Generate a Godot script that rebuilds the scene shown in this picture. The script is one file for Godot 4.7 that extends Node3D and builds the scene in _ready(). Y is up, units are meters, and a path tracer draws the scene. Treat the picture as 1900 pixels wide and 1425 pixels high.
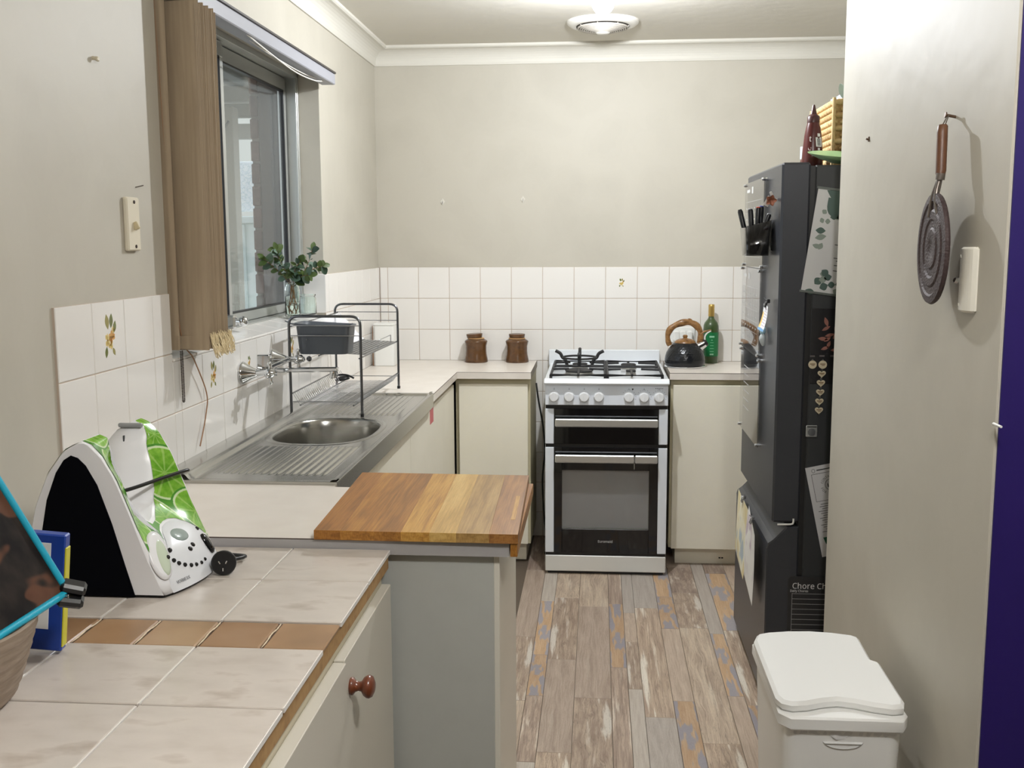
extends Node3D
# ---------------------------------------------------------------- helpers
var MATS := {}
var TAKEN := {}
var COL := Color.WHITE
var font: SystemFont

func V(x, y, z) -> Vector3: return Vector3(x, y, z)
func S(r, g, b) -> Color: return Color(r / 255.0, g / 255.0, b / 255.0)

func put(parent, o, called):
	var k = "%d/%s" % [parent.get_instance_id(), called]
	var c = TAKEN.get(k, 0)
	TAKEN[k] = c + 1
	o.name = called if c == 0 else "%s_%03d" % [called, c]
	parent.add_child(o, true)
	return o

func off(n) -> Vector3:
	var p = Vector3.ZERO
	while n != self:
		p += n.position
		n = n.get_parent()
	return p

func mb() -> SurfaceTool:
	var st = SurfaceTool.new()
	st.begin(Mesh.PRIMITIVE_TRIANGLES)
	COL = Color.WHITE
	return st

func done(st) -> Mesh:
	st.generate_normals()
	return st.commit()

# st in world coordinates; o is shifted so that it lands there whatever its parent's place
func obj(called, st, m, parent = self, local = false):
	var o = MeshInstance3D.new()
	o.mesh = done(st) if st is SurfaceTool else st
	o.material_override = m
	if not local and parent != self: o.position = -off(parent)
	return put(parent, o, called)

func tag(o, label, category = "", group = "", kind = ""):
	if label: o.set_meta("label", label)
	if category: o.set_meta("category", category)
	if group: o.set_meta("group", group)
	if kind: o.set_meta("kind", kind)
	return o

func thing(called, label, category, at = Vector3.ZERO, group = ""):
	var o = Node3D.new()
	o.position = at
	put(self, o, called)
	return tag(o, label, category, group)

func stuff(o): return tag(o, "", "", "", "stuff")

func struct(called, st, m, label, category):
	return tag(obj(called, st, m), label, category, "", "structure")

func tri(st, a, b, c, ua = Vector2.ZERO, ub = Vector2.ZERO, uc = Vector2.ZERO):
	st.set_color(COL); st.set_uv(ua); st.add_vertex(a)
	st.set_color(COL); st.set_uv(uc); st.add_vertex(c)
	st.set_color(COL); st.set_uv(ub); st.add_vertex(b)

func quad(st, a, b, c, d, ua = Vector2(0, 1), ub = Vector2(1, 1), uc = Vector2(1, 0), ud = Vector2(0, 0)):
	tri(st, a, b, c, ua, ub, uc)
	tri(st, a, c, d, ua, uc, ud)

func poly(st, p, out, uv = []):
	if uv.is_empty():
		for q in p: uv.append(Vector2.ZERO)
	if (p[1] - p[0]).cross(p[2] - p[0]).dot(out) < 0:
		p.reverse(); uv.reverse()
	for i in range(1, p.size() - 1): tri(st, p[0], p[i], p[i + 1], uv[0], uv[i], uv[i + 1])

# box with chamfered edges (r = 0: plain)
func rbox(st, c, s, r = 0.002, B = Basis()):
	st.set_smooth_group(-1)
	var h = s * 0.5
	r = min(r, min(h.x, min(h.y, h.z)) * 0.95)
	for a in 3:
		var b = (a + 1) % 3
		var d = (a + 2) % 3
		for sg in [-1, 1]:
			var p = []
			var uv = []
			for k in [[-1, -1], [1, -1], [1, 1], [-1, 1]]:
				var v = Vector3.ZERO
				v[a] = sg * h[a]; v[b] = k[0] * (h[b] - r); v[d] = k[1] * (h[d] - r)
				var q = Vector2(v.x / s.x + .5, v.z / s.z + .5)
				if a == 0: q = Vector2(v.z / s.z + .5, .5 - v.y / s.y)
				if a == 2: q = Vector2(v.x / s.x + .5, .5 - v.y / s.y)
				p.append(c + B * v); uv.append(q)
			var n = Vector3.ZERO
			n[a] = sg
			poly(st, p, B * n, uv)
		if r <= 0: continue
		for s1 in [-1, 1]:
			for s2 in [-1, 1]:
				var p = []
				for k in [[0, -1], [0, 1], [1, 1], [1, -1]]:
					var v = Vector3.ZERO
					v[d] = k[1] * (h[d] - r)
					v[a] = s1 * (h[a] - (r if k[0] else 0.0)); v[b] = s2 * (h[b] - (0.0 if k[0] else r))
					p.append(c + B * v)
				var n = Vector3.ZERO
				n[a] = s1; n[b] = s2
				poly(st, p, B * n)
	if r > 0:
		for i in [-1, 1]:
			for j in [-1, 1]:
				for k in [-1, 1]:
					var e = V(i * (h.x - r), j * (h.y - r), k * (h.z - r))
					poly(st, [c + B * (e + V(i * r, 0, 0)), c + B * (e + V(0, j * r, 0)), c + B * (e + V(0, 0, k * r))], B * V(i, j, k))

# box from two corners
func bx(st, x0, y0, z0, x1, y1, z1, r = 0.002):
	rbox(st, V(x0 + x1, y0 + y1, z0 + z1) * .5, V(abs(x1 - x0), abs(y1 - y0), abs(z1 - z0)), r)

func frame_at(d) -> Basis:
	var z = d.normalized()
	var x = (Vector3.UP if abs(z.y) < .95 else Vector3.RIGHT).cross(z).normalized()
	return Basis(x, z.cross(x), z)

# tube through points; r a number or one per point; flat: height over width of the section
func tube(st, pts, r, n = 8, closed = false, flat = 1.0):
	var m = pts.size()
	var rings = []
	var B = null
	for i in m:
		var d = Vector3.ZERO
		if closed: d = pts[(i + 1) % m] - pts[(i - 1 + m) % m]
		else: d = pts[min(i + 1, m - 1)] - pts[max(i - 1, 0)]
		if B == null: B = frame_at(d)
		else:
			var z = d.normalized()
			var x = (B.x - z * B.x.dot(z)).normalized()
			B = Basis(x, z.cross(x), z)
		var rr = r[i] if r is Array else r
		var ring = []
		for k in n:
			var t = TAU * k / n
			ring.append(pts[i] + B.x * cos(t) * rr + B.y * sin(t) * rr * flat)
		rings.append(ring)
	loft(st, rings, not closed, not closed, closed)

# skin over rings of points (each anticlockwise seen from where the rings go)
func loft(st, rings, cap0 = true, cap1 = true, loop = false, smooth = 0, open = false):
	var m = rings.size()
	var n = rings[0].size()
	for i in (m if loop else m - 1):
		var a = rings[i]
		var b = rings[(i + 1) % m]
		st.set_smooth_group(smooth[i] if smooth is Array else smooth)
		for k in (n - 1 if open else n):
			var l = (k + 1) % n
			var u0 = float(k) / n
			var u1 = float(k + 1) / n
			var v0 = 1 - float(i) / max(1, m - 1)
			var v1 = 1 - float(i + 1) / max(1, m - 1)
			quad(st, a[k], a[l], b[l], b[k], Vector2(u0, v0), Vector2(u1, v0), Vector2(u1, v1), Vector2(u0, v1))
	st.set_smooth_group(-1)
	for e in [[cap0, 0], [cap1, m - 1]]:
		if not e[0]: continue
		var g = rings[e[1]]
		var c = Vector3.ZERO
		for p in g: c += p
		c /= n
		for k in n:
			var l = (k + 1) % n
			if e[1] == 0: tri(st, c, g[l], g[k])
			else: tri(st, c, g[k], g[l])

# surface of revolution about the local y axis; profile of (radius, height) from bottom to top, outside
func lathe(st, prof, n = 32, T = Transform3D(), crease = 0.6):
	var groups = []
	var g = 1
	for i in prof.size() - 1:
		if i > 0:
			var a = prof[i] - prof[i - 1]
			var b = prof[i + 1] - prof[i]
			if abs(a.angle_to(b)) > crease: g += 1
		groups.append(g)
	var rings = []
	for p in prof:
		var ring = []
		for k in n:
			var t = -TAU * k / n
			ring.append(T * V(cos(t) * p.x, p.y, sin(t) * p.x))
		rings.append(ring)
	loft(st, rings, prof[0].x > 1e-5, prof[-1].x > 1e-5, false, groups)

func P2(a) -> Array:
	var r = []
	for i in range(0, a.size(), 2): r.append(Vector2(a[i], a[i + 1]))
	return r

# polygon in the xy plane of T, swept d along its z; bev: chamfer of both rims
func prism(st, pg, T, d, bev = 0.0, smooth = -1):
	var p = PackedVector2Array(pg)
	if Geometry2D.is_polygon_clockwise(p): p.reverse()
	var n = p.size()
	var q = PackedVector2Array()
	for i in n:
		var e0 = (p[i] - p[(i - 1 + n) % n]).normalized()
		var e1 = (p[(i + 1) % n] - p[i]).normalized()
		var nn = (Vector2(-e0.y, e0.x) + Vector2(-e1.y, e1.x))
		nn = nn / max(.4, nn.length_squared() * .5)
		q.append(p[i] + nn * bev)
	var lo = Vector2(INF, INF)
	var hi = -lo
	for v in p:
		lo = lo.min(v); hi = hi.max(v)
	var sz = hi - lo
	var idx = Geometry2D.triangulate_polygon(q)
	st.set_smooth_group(-1)
	for i in range(0, idx.size(), 3):
		var a = q[idx[i]]
		var b = q[idx[i + 1]]
		var c = q[idx[i + 2]]
		if (b - a).cross(c - a) < 0:
			var t = b
			b = c
			c = t
		var f = func(v): return Vector2((v.x - lo.x) / sz.x, 1 - (v.y - lo.y) / sz.y)
		tri(st, T * V(a.x, a.y, d), T * V(b.x, b.y, d), T * V(c.x, c.y, d), f.call(a), f.call(b), f.call(c))
		tri(st, T * V(a.x, a.y, 0), T * V(c.x, c.y, 0), T * V(b.x, b.y, 0), f.call(a), f.call(c), f.call(b))
	var lev = [[p, bev, p, d - bev]]
	if bev > 0: lev = [[q, 0.0, p, bev], [p, bev, p, d - bev], [p, d - bev, q, d]]
	var sg = smooth
	for L in lev:
		st.set_smooth_group(sg)
		if smooth >= 0: sg += 1
		for i in n:
			var j = (i + 1) % n
			quad(st, T * V(L[0][i].x, L[0][i].y, L[1]), T * V(L[0][j].x, L[0][j].y, L[1]), T * V(L[2][j].x, L[2][j].y, L[3]), T * V(L[2][i].x, L[2][i].y, L[3]))

func ell(cx, cy, rx, ry, n = 24, rot = 0.0, e = 2.0) -> Array:
	var r = []
	for k in n:
		var t = TAU * k / n
		var c = cos(t)
		var s = sin(t)
		var v = Vector2(sign(c) * pow(abs(c), 2 / e) * rx, sign(s) * pow(abs(s), 2 / e) * ry)
		r.append(Vector2(cx, cy) + v.rotated(rot))
	return r

func rrect(w, h, r, n = 5) -> Array:
	var o = []
	for q in 4:
		var c = Vector2([w / 2 - r, r - w / 2, r - w / 2, w / 2 - r][q], [h / 2 - r, h / 2 - r, r - h / 2, r - h / 2][q])
		for k in n:
			o.append(c + Vector2.from_angle(PI / 2 * (q + float(k) / (n - 1))) * r)
	return o

func arc(a, b, c, n = 8) -> Array:      # quadratic curve through control point b
	var r = []
	for i in n + 1:
		var t = float(i) / n
		r.append(a * (1 - t) * (1 - t) + b * 2 * t * (1 - t) + c * t * t)
	return r

func spline(p, n = 6) -> Array:
	var r = []
	for i in p.size() - 1:
		var a = p[max(i - 1, 0)]
		var d = p[min(i + 2, p.size() - 1)]
		for k in n: r.append(p[i].cubic_interpolate(p[i + 1], a, d, float(k) / n))
	r.append(p[-1])
	return r

func axes(at, x, y, z) -> Transform3D: return Transform3D(Basis(x, y, z), at)
# frames on the room's surfaces: local x to the viewer's right, y up, z out of the surface
func on_z(x, y, z) -> Transform3D: return Transform3D(Basis(), V(x, y, z))                                 # faces +z
func on_x(x, y, z) -> Transform3D: return axes(V(x, y, z), V(0, 0, -1), V(0, 1, 0), V(1, 0, 0))            # faces +x
func on_mx(x, y, z) -> Transform3D: return axes(V(x, y, z), V(0, 0, 1), V(0, 1, 0), V(-1, 0, 0))           # faces -x

func lettering(txt, h, m, parent, T, called = "lettering", depth = .0006, f = null):
	var t = TextMesh.new()
	t.text = txt
	t.font = f if f else font
	t.font_size = 48
	t.pixel_size = h / 35.0
	t.depth = depth
	t.curve_step = 2
	var o = MeshInstance3D.new()
	o.mesh = t
	o.material_override = m
	o.transform = T
	if parent != self: o.position -= off(parent)
	return put(parent, o, called)

# ---------------------------------------------------------------- materials
func mat(key, c, rough = .5, metal = 0.0) -> StandardMaterial3D:
	if MATS.has(key): return MATS[key]
	var m = StandardMaterial3D.new()
	m.resource_name = key
	m.albedo_color = c
	m.roughness = rough
	m.metallic = metal
	MATS[key] = m
	return m

func ntex(freq, cols, sd = 1, size = 512, oct = 4, kind = FastNoiseLite.TYPE_SIMPLEX_SMOOTH, offs = null):
	var n = FastNoiseLite.new()
	n.noise_type = kind
	n.seed = sd
	n.frequency = freq
	n.fractal_octaves = oct
	var t = NoiseTexture2D.new()
	t.width = size
	t.height = size
	t.seamless = true
	t.generate_mipmaps = false
	t.noise = n
	if cols:
		var g = Gradient.new()
		g.colors = PackedColorArray(cols)
		if offs: g.offsets = PackedFloat32Array(offs)
		else:
			var o = PackedFloat32Array()
			for i in cols.size(): o.append(float(i) / (cols.size() - 1))
			g.offsets = o
		t.color_ramp = g
	return t

func ntex_bump(freq, strength, sd = 1, size = 256, oct = 3, kind = FastNoiseLite.TYPE_SIMPLEX_SMOOTH):
	var t = ntex(freq, null, sd, size, oct, kind)
	t.as_normal_map = true
	t.bump_strength = strength
	return t

func tri_map(m, scale = 1.0, world = true):
	m.uv1_triplanar = true
	m.uv1_world_triplanar = world
	m.uv1_scale = scale if scale is Vector3 else Vector3.ONE * scale
	return m

func bumpy(m, freq, strength, amount, sd = 3):
	m.normal_enabled = true
	m.normal_texture = ntex_bump(freq, strength, sd)
	m.normal_scale = amount
	return m

func picture(w, h, f: Callable, srgb = true) -> ImageTexture:
	var im = Image.create(w, h, false, Image.FORMAT_RGB8)
	for y in h:
		for x in w: im.set_pixel(x, y, f.call(float(x) / w, float(y) / h))
	return ImageTexture.create_from_image(im)

func noise(freq, sd, oct = 3) -> FastNoiseLite:
	var n = FastNoiseLite.new()
	n.seed = sd
	n.frequency = freq
	n.fractal_octaves = oct
	return n

func plank_texture(k) -> ImageTexture:
	# kinds: 0 smooth greige, 1 whitewashed, 2 tan with blue-grey paint, 3 rough brown, 4 pale grey, 5 greige with streaks
	var lo = [S(172, 152, 134), S(158, 136, 118), S(188, 154, 118), S(146, 126, 112), S(180, 168, 156), S(168, 148, 130)][k]
	var hi = [S(200, 182, 164), S(200, 180, 158), S(208, 178, 144), S(190, 170, 152), S(200, 191, 179), S(208, 190, 168)][k]
	var a = noise(1.0, 11 + k, 4)
	var b = noise(1.0, 31 + k, 3)
	var c = noise(1.0, 57 + k, 3)
	var paint = [S(204, 192, 176), S(232, 224, 210), S(158, 156, 166), S(220, 208, 192), S(204, 196, 184), S(216, 204, 186)][k]
	var cut = [.42, .10, -.06, .33, .45, .26][k]
	return picture(160, 480, func(u, v):
		var g = a.get_noise_2d(u * 16 + 2 * b.get_noise_2d(u * 2, v * 3), v * 2.2) * .8 + b.get_noise_2d(u * 3, v * 3) * .7
		var col = lo.lerp(hi, clamp(g * .9 + .5, 0, 1))
		var p = b.get_noise_2d(u * (2.2 if k != 2 else 1.2) + 40, v * (1.2 if k != 2 else 2.0)) + .20 * c.get_noise_2d(u * 8, v * 5)
		var e = clamp((p - cut) * (7.0 if k == 2 else 4.0), 0, 1) * (.9 if k in [1, 2, 3] else .5)
		col = col.lerp(paint, e)
		if k in [1, 3, 5]:
			var cr = abs(c.get_noise_2d(u * 7 + 9, v * 1.3))
			if cr < .03: col = col.darkened(.30 * (1 - cr / .03))
		var fine = c.get_noise_2d(u * 50, v * 34)
		return col.lightened(.06 * max(fine, 0)).darkened(.08 * max(-fine, 0)))

func wood_texture(lo, mid, hi, sd, rings = 9.0) -> ImageTexture:
	var a = noise(1.0, sd, 3)
	var b = noise(1.0, sd + 5, 4)
	return picture(128, 384, func(u, v):
		var w = a.get_noise_2d(u * 1.6, v * 1.1)
		var g = sin((u * rings + w * 2.6) * 2.0) * .5 + .5
		g = g * .35 + (b.get_noise_2d(u * 18, v * 1.6) * .7 + .5) * .45 + (a.get_noise_2d(u * 2 + 7, v * 1.5) + .5) * .2
		var c = lo.lerp(mid, clamp(g * 2, 0, 1)).lerp(hi, clamp(g * 2 - 1, 0, 1))
		return c.darkened(.10 * clamp(b.get_noise_2d(u * 70, v * 8) * 2, 0, 1)))

func lime_texture() -> ImageTexture:
	var sl = [[.20, .19, .12], [.25, .43, .185], [.17, .70, .16], [.47, .66, .14], [.80, .30, .17], [.84, .58, .15], [.80, .04, .13], [.55, .22, .14]]
	var a = noise(1.0, 5, 3)
	return picture(384, 384, func(u, v):
		var col = S(40, 100, 12).lerp(S(78, 146, 28), clamp(a.get_noise_2d(u * 5, v * 5) + .5, 0, 1))
		for s in sl:
			var d = Vector2(u - s[0], v - s[1])
			var r = d.length() / s[2]
			if r > 1: continue
			if r > .93: col = S(70, 140, 40)
			elif r > .85: col = S(208, 224, 180)
			else:
				var t = fposmod(d.angle() / TAU * 9 + s[0] * 3, 1.0)
				var w = abs(t - .5) * 2
				col = S(92, 158, 30).lerp(S(140, 194, 66), clamp(r * .9 + a.get_noise_2d(u * 20, v * 20) * .6, 0, 1))
				if w > .90 - .05 / max(r, .1) or r < .07: col = col.lerp(S(176, 208, 124), .6)
		return col)

# ---------------------------------------------------------------- scene
var rng := RandomNumberGenerator.new()
var white_tile
var cream
var paint
var laminate
var steel
var chrome
var black
var white_plastic

func _ready():
	rng.seed = 7
	font = SystemFont.new()
	font.font_names = PackedStringArray(["Droid Sans"])
	# camera
	var cam = Camera3D.new()
	cam.fov = 40.165
	cam.position = V(1.0662, 1.4655, 5.1021)
	cam.rotation = V(-.1356, .0816, -.0043)
	cam.near = .02
	add_child(cam)
	cam.name = "camera"
	cam.current = true
	# sky and exposure
	var sky = ProceduralSkyMaterial.new()
	sky.sky_top_color = Color(.80, .85, .90)
	sky.sky_horizon_color = Color(.90, .93, .95)
	sky.ground_horizon_color = Color(.55, .54, .52)
	sky.ground_bottom_color = Color(.40, .39, .37)
	sky.sky_energy_multiplier = 1.5
	var env = Environment.new()
	env.background_mode = Environment.BG_SKY
	env.sky = Sky.new()
	env.sky.sky_material = sky
	env.tonemap_mode = Environment.TONE_MAPPER_LINEAR
	env.tonemap_exposure = 1.0
	env.sdfgi_enabled = true
	env.ssao_enabled = true
	env.ssil_enabled = true
	var we = WorldEnvironment.new()
	we.environment = env
	add_child(we)
	we.name = "world_environment"
	# the two lamps
	kitchen_lamp(V(1.078, 2.377, 1.32), 1.72, Color(.965, .98, 1.0))
	dining_lamp(V(1.45, 2.377, 4.35), 2.0, Color(1, .995, .985))

	common_materials()
	room()
	floor_planks()
	wall_tiles()
	window_and_blind()
	outside()
	worktops_and_cabinets()
	tiled_bench()
	sink()
	tapware()
	dish_rack()
	sill_things()
	stove()
	counter_things()
	chopping_board()
	fridge()
	fridge_front()
	fridge_side()
	fridge_top()
	wall_right_things()
	wall_left_things()
	pedal_bin()
	mixer()
	pot_and_bag()

func lamp_light(at, energy, col, size):
	var l = OmniLight3D.new()
	l.position = at
	l.light_color = col
	l.light_energy = energy
	l.light_size = size
	l.omni_range = 14.0
	l.omni_attenuation = 2.0
	l.shadow_enabled = true
	add_child(l)
	l.name = "lamp_light"
	return l

func glow(key, col, e):
	var m = mat(key, Color(.95, .94, .9), .4)
	m.emission_enabled = true
	m.emission = col
	m.emission_energy_multiplier = e
	return m

func kitchen_lamp(at, energy, col):
	var t = thing("ceiling_lamp", "bare glowing white bulb on a round white ceiling holder", "lamp", at)
	var st = mb()
	lathe(st, P2([.036, -.086, .0375, -.084, .034, -.066, .027, -.052, .027, -.022, .052, -.016, .056, -.006, .056, 0]), 32, Transform3D(Basis(), at))
	obj("lamp_holder", st, mat("lamp holder", S(238, 236, 230), .35), t)
	st = mb()
	lathe(st, P2([0, -.139, .014, -.137, .027, -.130, .036, -.117, .0405, -.102, .039, -.090, .036, -.086]), 32, Transform3D(Basis(), at), 3.0)
	obj("bulb", st, glow("bulb glow", col, 6.0), t)
	lamp_light(at + V(0, -.106, 0), energy, col, .022)

func dining_lamp(at, energy, col):
	var t = thing("ceiling_light", "round white ceiling light over the dining side of the bench", "lamp", at)
	var st = mb()
	lathe(st, P2([.15, -.03, .17, -.028, .175, -.012, .175, 0]), 40, Transform3D(Basis(), at))
	obj("rim", st, mat("lamp holder", S(238, 236, 230), .35), t)
	st = mb()
	lathe(st, P2([0, -.085, .06, -.08, .11, -.065, .14, -.045, .15, -.03]), 40, Transform3D(Basis(), at), 3.0)
	obj("diffuser", st, glow("diffuser glow", col, 1.2), t)
	lamp_light(at + V(0, -.11, 0), energy, col, .10)

func common_materials():
	paint = mat("wall paint", Color.WHITE, .55)
	paint.albedo_texture = ntex(.006, [S(184, 179, 166), S(193, 188, 175), S(188, 183, 170)], 4, 512, 4)
	tri_map(paint, .45)
	bumpy(paint, .06, 1.2, .12)
	white_tile = mat("white tile", S(236, 233, 228), .12)
	bumpy(white_tile, .012, 1.5, .05, 8)
	tri_map(white_tile, 2.0)
	cream = mat("cream door", Color.WHITE, .45)
	cream.albedo_texture = ntex(.02, [S(238, 233, 216), S(243, 238, 222)], 6, 256, 4)
	tri_map(cream, .8)
	laminate = mat("white laminate", Color.WHITE, .32)
	laminate.albedo_texture = ntex(.03, [S(226, 218, 208), S(234, 227, 218)], 9, 256, 4)
	tri_map(laminate, 1.1)
	steel = mat("brushed steel", S(182, 181, 176), .22, 1.0)
	chrome = mat("chrome", S(222, 224, 226), .07, 1.0)
	black = mat("black plastic", S(22, 22, 24), .35)
	white_plastic = mat("white plastic", S(236, 236, 232), .35)

# ---------------------------------------------------------------- room shell
const TOP := 2.377
func room():
	var st = mb()
	for b in [[-.117, 0, -.1, 0, TOP, 1.03], [-.117, 0, 2.545, 0, TOP, 7.5], [-.117, 0, 1.03, 0, 1.16, 2.545], [-.117, 2.105, 1.03, 0, TOP, 2.545]]:
		bx(st, b[0], b[1], b[2], b[3] - .007, b[4], b[5], 0)
	struct("wall_left", st, paint, "cream painted wall with the window and a white tiled splashback", "wall")
	st = mb()
	bx(st, -.117, 0, -.1, 2.4, TOP, -.007, 0)
	struct("wall_back", st, paint, "cream painted end wall above white tiles behind the cooker", "wall")
	st = mb()
	bx(st, 1.74, 0, 2.05, 2.36, TOP, 3.286, .002)
	struct("wall_right", st, paint, "cream wall beside the fridge with the hanging heat diffuser", "wall")
	st = mb()
	bx(st, 1.7445, 0, 3.2862, 4.5, TOP, 3.290, 0)
	var navy = mat("navy paint", S(36, 20, 96), .5)
	bumpy(tri_map(navy, 1.0), .05, 1.0, .1)
	struct("wall_navy", st, navy, "deep navy painted wall at the right edge", "wall")
	st = mb()
	bx(st, 2.3, 0, -.1, 2.4, TOP, 2.05, 0)
	struct("wall_alcove", st, paint, "cream wall hidden behind the fridge", "wall")
	st = mb()
	bx(st, 4.4, 0, 3.29, 4.5, TOP, 7.6, 0)
	struct("wall_dining", st, paint, "cream wall of the dining side behind the camera", "wall")
	st = mb()
	bx(st, -.117, 0, 7.5, 4.5, TOP, 7.6, 0)
	struct("wall_rear", st, paint, "cream wall far behind the camera", "wall")
	st = mb()
	bx(st, -.2, TOP, -.1, 4.5, 2.5, 7.6, 0)
	var cm = mat("ceiling paint", Color.WHITE, .8)
	cm.albedo_texture = ntex(.01, [S(216, 212, 201), S(222, 218, 208)], 21, 256, 4)
	tri_map(cm, .5)
	bumpy(cm, .1, 1.0, .1)
	struct("ceiling", st, cm, "flat off-white ceiling", "ceiling")
	# cove cornice along the walls
	var pr = [Vector2(0, 2.292), Vector2(.007, 2.292)]
	for i in 9:
		var a = PI / 2 * i / 8.0
		pr.append(Vector2(.07 - .06 * cos(a), 2.30 + .06 * sin(a) + .002))
	pr.append(Vector2(.076, 2.367)); pr.append(Vector2(.076, TOP)); pr.append(Vector2(0, TOP))
	var wm = mat("cornice paint", S(216, 213, 203), .55)
	for c in [[axes(V(-.007, 0, 7.5), V(1, 0, 0), V(0, 1, 0), V(0, 0, -1)), 7.5, "left"], [axes(V(-.007, 0, -.007), V(0, 0, 1), V(0, 1, 0), V(1, 0, 0)), 2.3, "back"], [axes(V(2.3, 0, 0), V(-1, 0, 0), V(0, 1, 0), V(0, 0, 1)), 2.05, "right"], [axes(V(4.4, 0, 3.29), V(0, 0, 1), V(0, 1, 0), V(-1, 0, 0)), 2.66, "navy"], [axes(V(1.74, 0, 2.05), V(-1, 0, 0), V(0, 1, 0), V(0, 0, 1)), 1.24, "partition"]]:
		st = mb()
		# mirrored frames are fine: the path tracer shades both sides
		prism(st, pr, c[0], c[1], 0.0, -1)
		var n = {"left": "trim_1", "back": "trim_2", "right": "trim_3", "navy": "trim_4", "partition": "trim_5"}[c[2]]
		var lab = {"left": "white cove cornice above the window wall", "back": "white cove cornice above the end wall", "right": "white cove cornice above the fridge alcove", "navy": "white cove cornice above the navy wall", "partition": "white cove cornice above the wall beside the fridge"}[c[2]]
		struct(n, st, wm, lab, "cornice")
	# marks and fittings of the ceiling
	var at = V(1.08, TOP, .505)
	var v = thing("ceiling_vent", "round white ceiling vent with a grey ringed grille", "vent", at)
	st = mb()
	lathe(st, P2([.112, -.014, .112, -.020, .122, -.022, .138, -.018, .150, -.009, .153, 0]), 48, Transform3D(Basis(), at))
	obj("vent_rim", st, mat("vent white", S(232, 230, 224), .4), v)
	st = mb()
	for i in 9:
		var r = .034 + i * .0085
		var yy = -.026 - .022 * (1 - pow(r / .112, 2.0))
		lathe(st, P2([r, yy + .006, r, yy, r + .0045, yy - .0004, r + .0045, yy + .006]), 48, Transform3D(Basis(), at))
	stuff(obj("grille_rings", st, mat("vent grey", S(186, 180, 170), .5), v))
	st = mb()
	lathe(st, P2([0, -.021, .112, -.021, .112, -.018]), 48, Transform3D(Basis(), at))
	obj("vent_back", st, mat("vent dark", S(74, 70, 64), .7), v)
	st = mb()
	lathe(st, P2([0, -.052, .024, -.051, .031, -.046, .031, -.036]), 32, Transform3D(Basis(), at))
	obj("vent_hub", st, mat("vent white", S(232, 230, 224), .4), v)
	st = mb()
	for i in 8:
		var d = V(cos(TAU * i / 8 + .2), 0, sin(TAU * i / 8 + .2))
		tube(st, [at + d * .03 + V(0, -.044, 0), at + d * .075 + V(0, -.036, 0), at + d * .112 + V(0, -.023, 0)], .0022, 6)
	stuff(obj("grille_spokes", st, mat("vent grey", S(186, 180, 170), .5), v))

func floor_planks():
	var st = mb()
	bx(st, -.2, -.12, -.1, 4.5, -.0045, 7.6, 0)
	var fm = mat("underlay", S(96, 84, 72), .7)
	var fl = struct("floor", st, fm, "vinyl floor of mixed weathered timber boards in greige, tan and blue-grey", "floor")
	var wm = []
	for k in 6:
		for t in 2:
			var m = mat("plank %d %d" % [k, t], Color(1, 1, 1) if t == 0 else Color(.93, .93, .94), .42)
			if t == 0: m.albedo_texture = plank_texture(k)
			else: m.albedo_texture = MATS["plank %d 0" % k].albedo_texture
			wm.append(m)
	# columns across the room: left edge x, then [kind, far end z ...] read off the photograph
	var cols = [[.756, .842, [3, .55, 0, 1.35, 1, 1.9, 5]], [.842, .898, [4, .953, 2, 1.52, 2, 1.861, 3, 2.3, 4]], [.898, .999, [0, .40, 5, .909, 1, 1.558, 0, 2.24, 1, 2.7, 0]], [.999, 1.119, [5, 1.007, 0, 1.867, 1, 2.4, 0]], [1.119, 1.176, [3, .972, 2, 1.615, 3, 2.32, 4]],
		[1.176, 1.222, [4, 1.071, 0, 1.375, 1, 1.789, 4, 2.4, 5]], [1.222, 1.316, [4, 1.011, 1, 1.991, 4, 2.6, 0]], [1.316, 1.384, [2, .871, 2, 1.233, 0, 1.869, 2, 2.5, 0]], [1.384, 1.494, [0, .47, 3, .815, 1, 1.221, 5, 2.152, 1, 2.7, 0]], [1.494, 1.548, [0, .40, 4, 1.273, 2, 1.821, 0, 2.4, 3]], [1.548, 1.64, [3, .547, 2, 1.236, 1, 1.884, 2, 2.4, 0]], [1.64, 1.75, [0, .7, 5, 1.5, 1, 2.3, 0]]]
	var x = 1.75
	while x < 2.28:
		var w = min(rng.randf_range(.06, .12), 2.3 - x)
		cols.append([x, x + w, [rng.randi() % 6, rng.randf_range(.6, 1.2), rng.randi() % 6]])
		x += w
	for c in cols:
		var z = 0.0
		var a = c[2]
		for i in range(0, a.size(), 2):
			var z1 = a[i + 1] if i + 1 < a.size() else 3.3
			var s = V(c[1] - c[0] - .0012, .0045, z1 - z - .0012)
			st = mb()
			var flip = Basis(Vector3.UP, PI * (rng.randi() % 2))
			rbox(st, V((c[0] + c[1]) / 2, -.00225, (z + z1) / 2), s, .0009, flip)
			obj("plank", st, wm[a[i] * 2 + rng.randi() % 2], fl)
			z = z1

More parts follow.
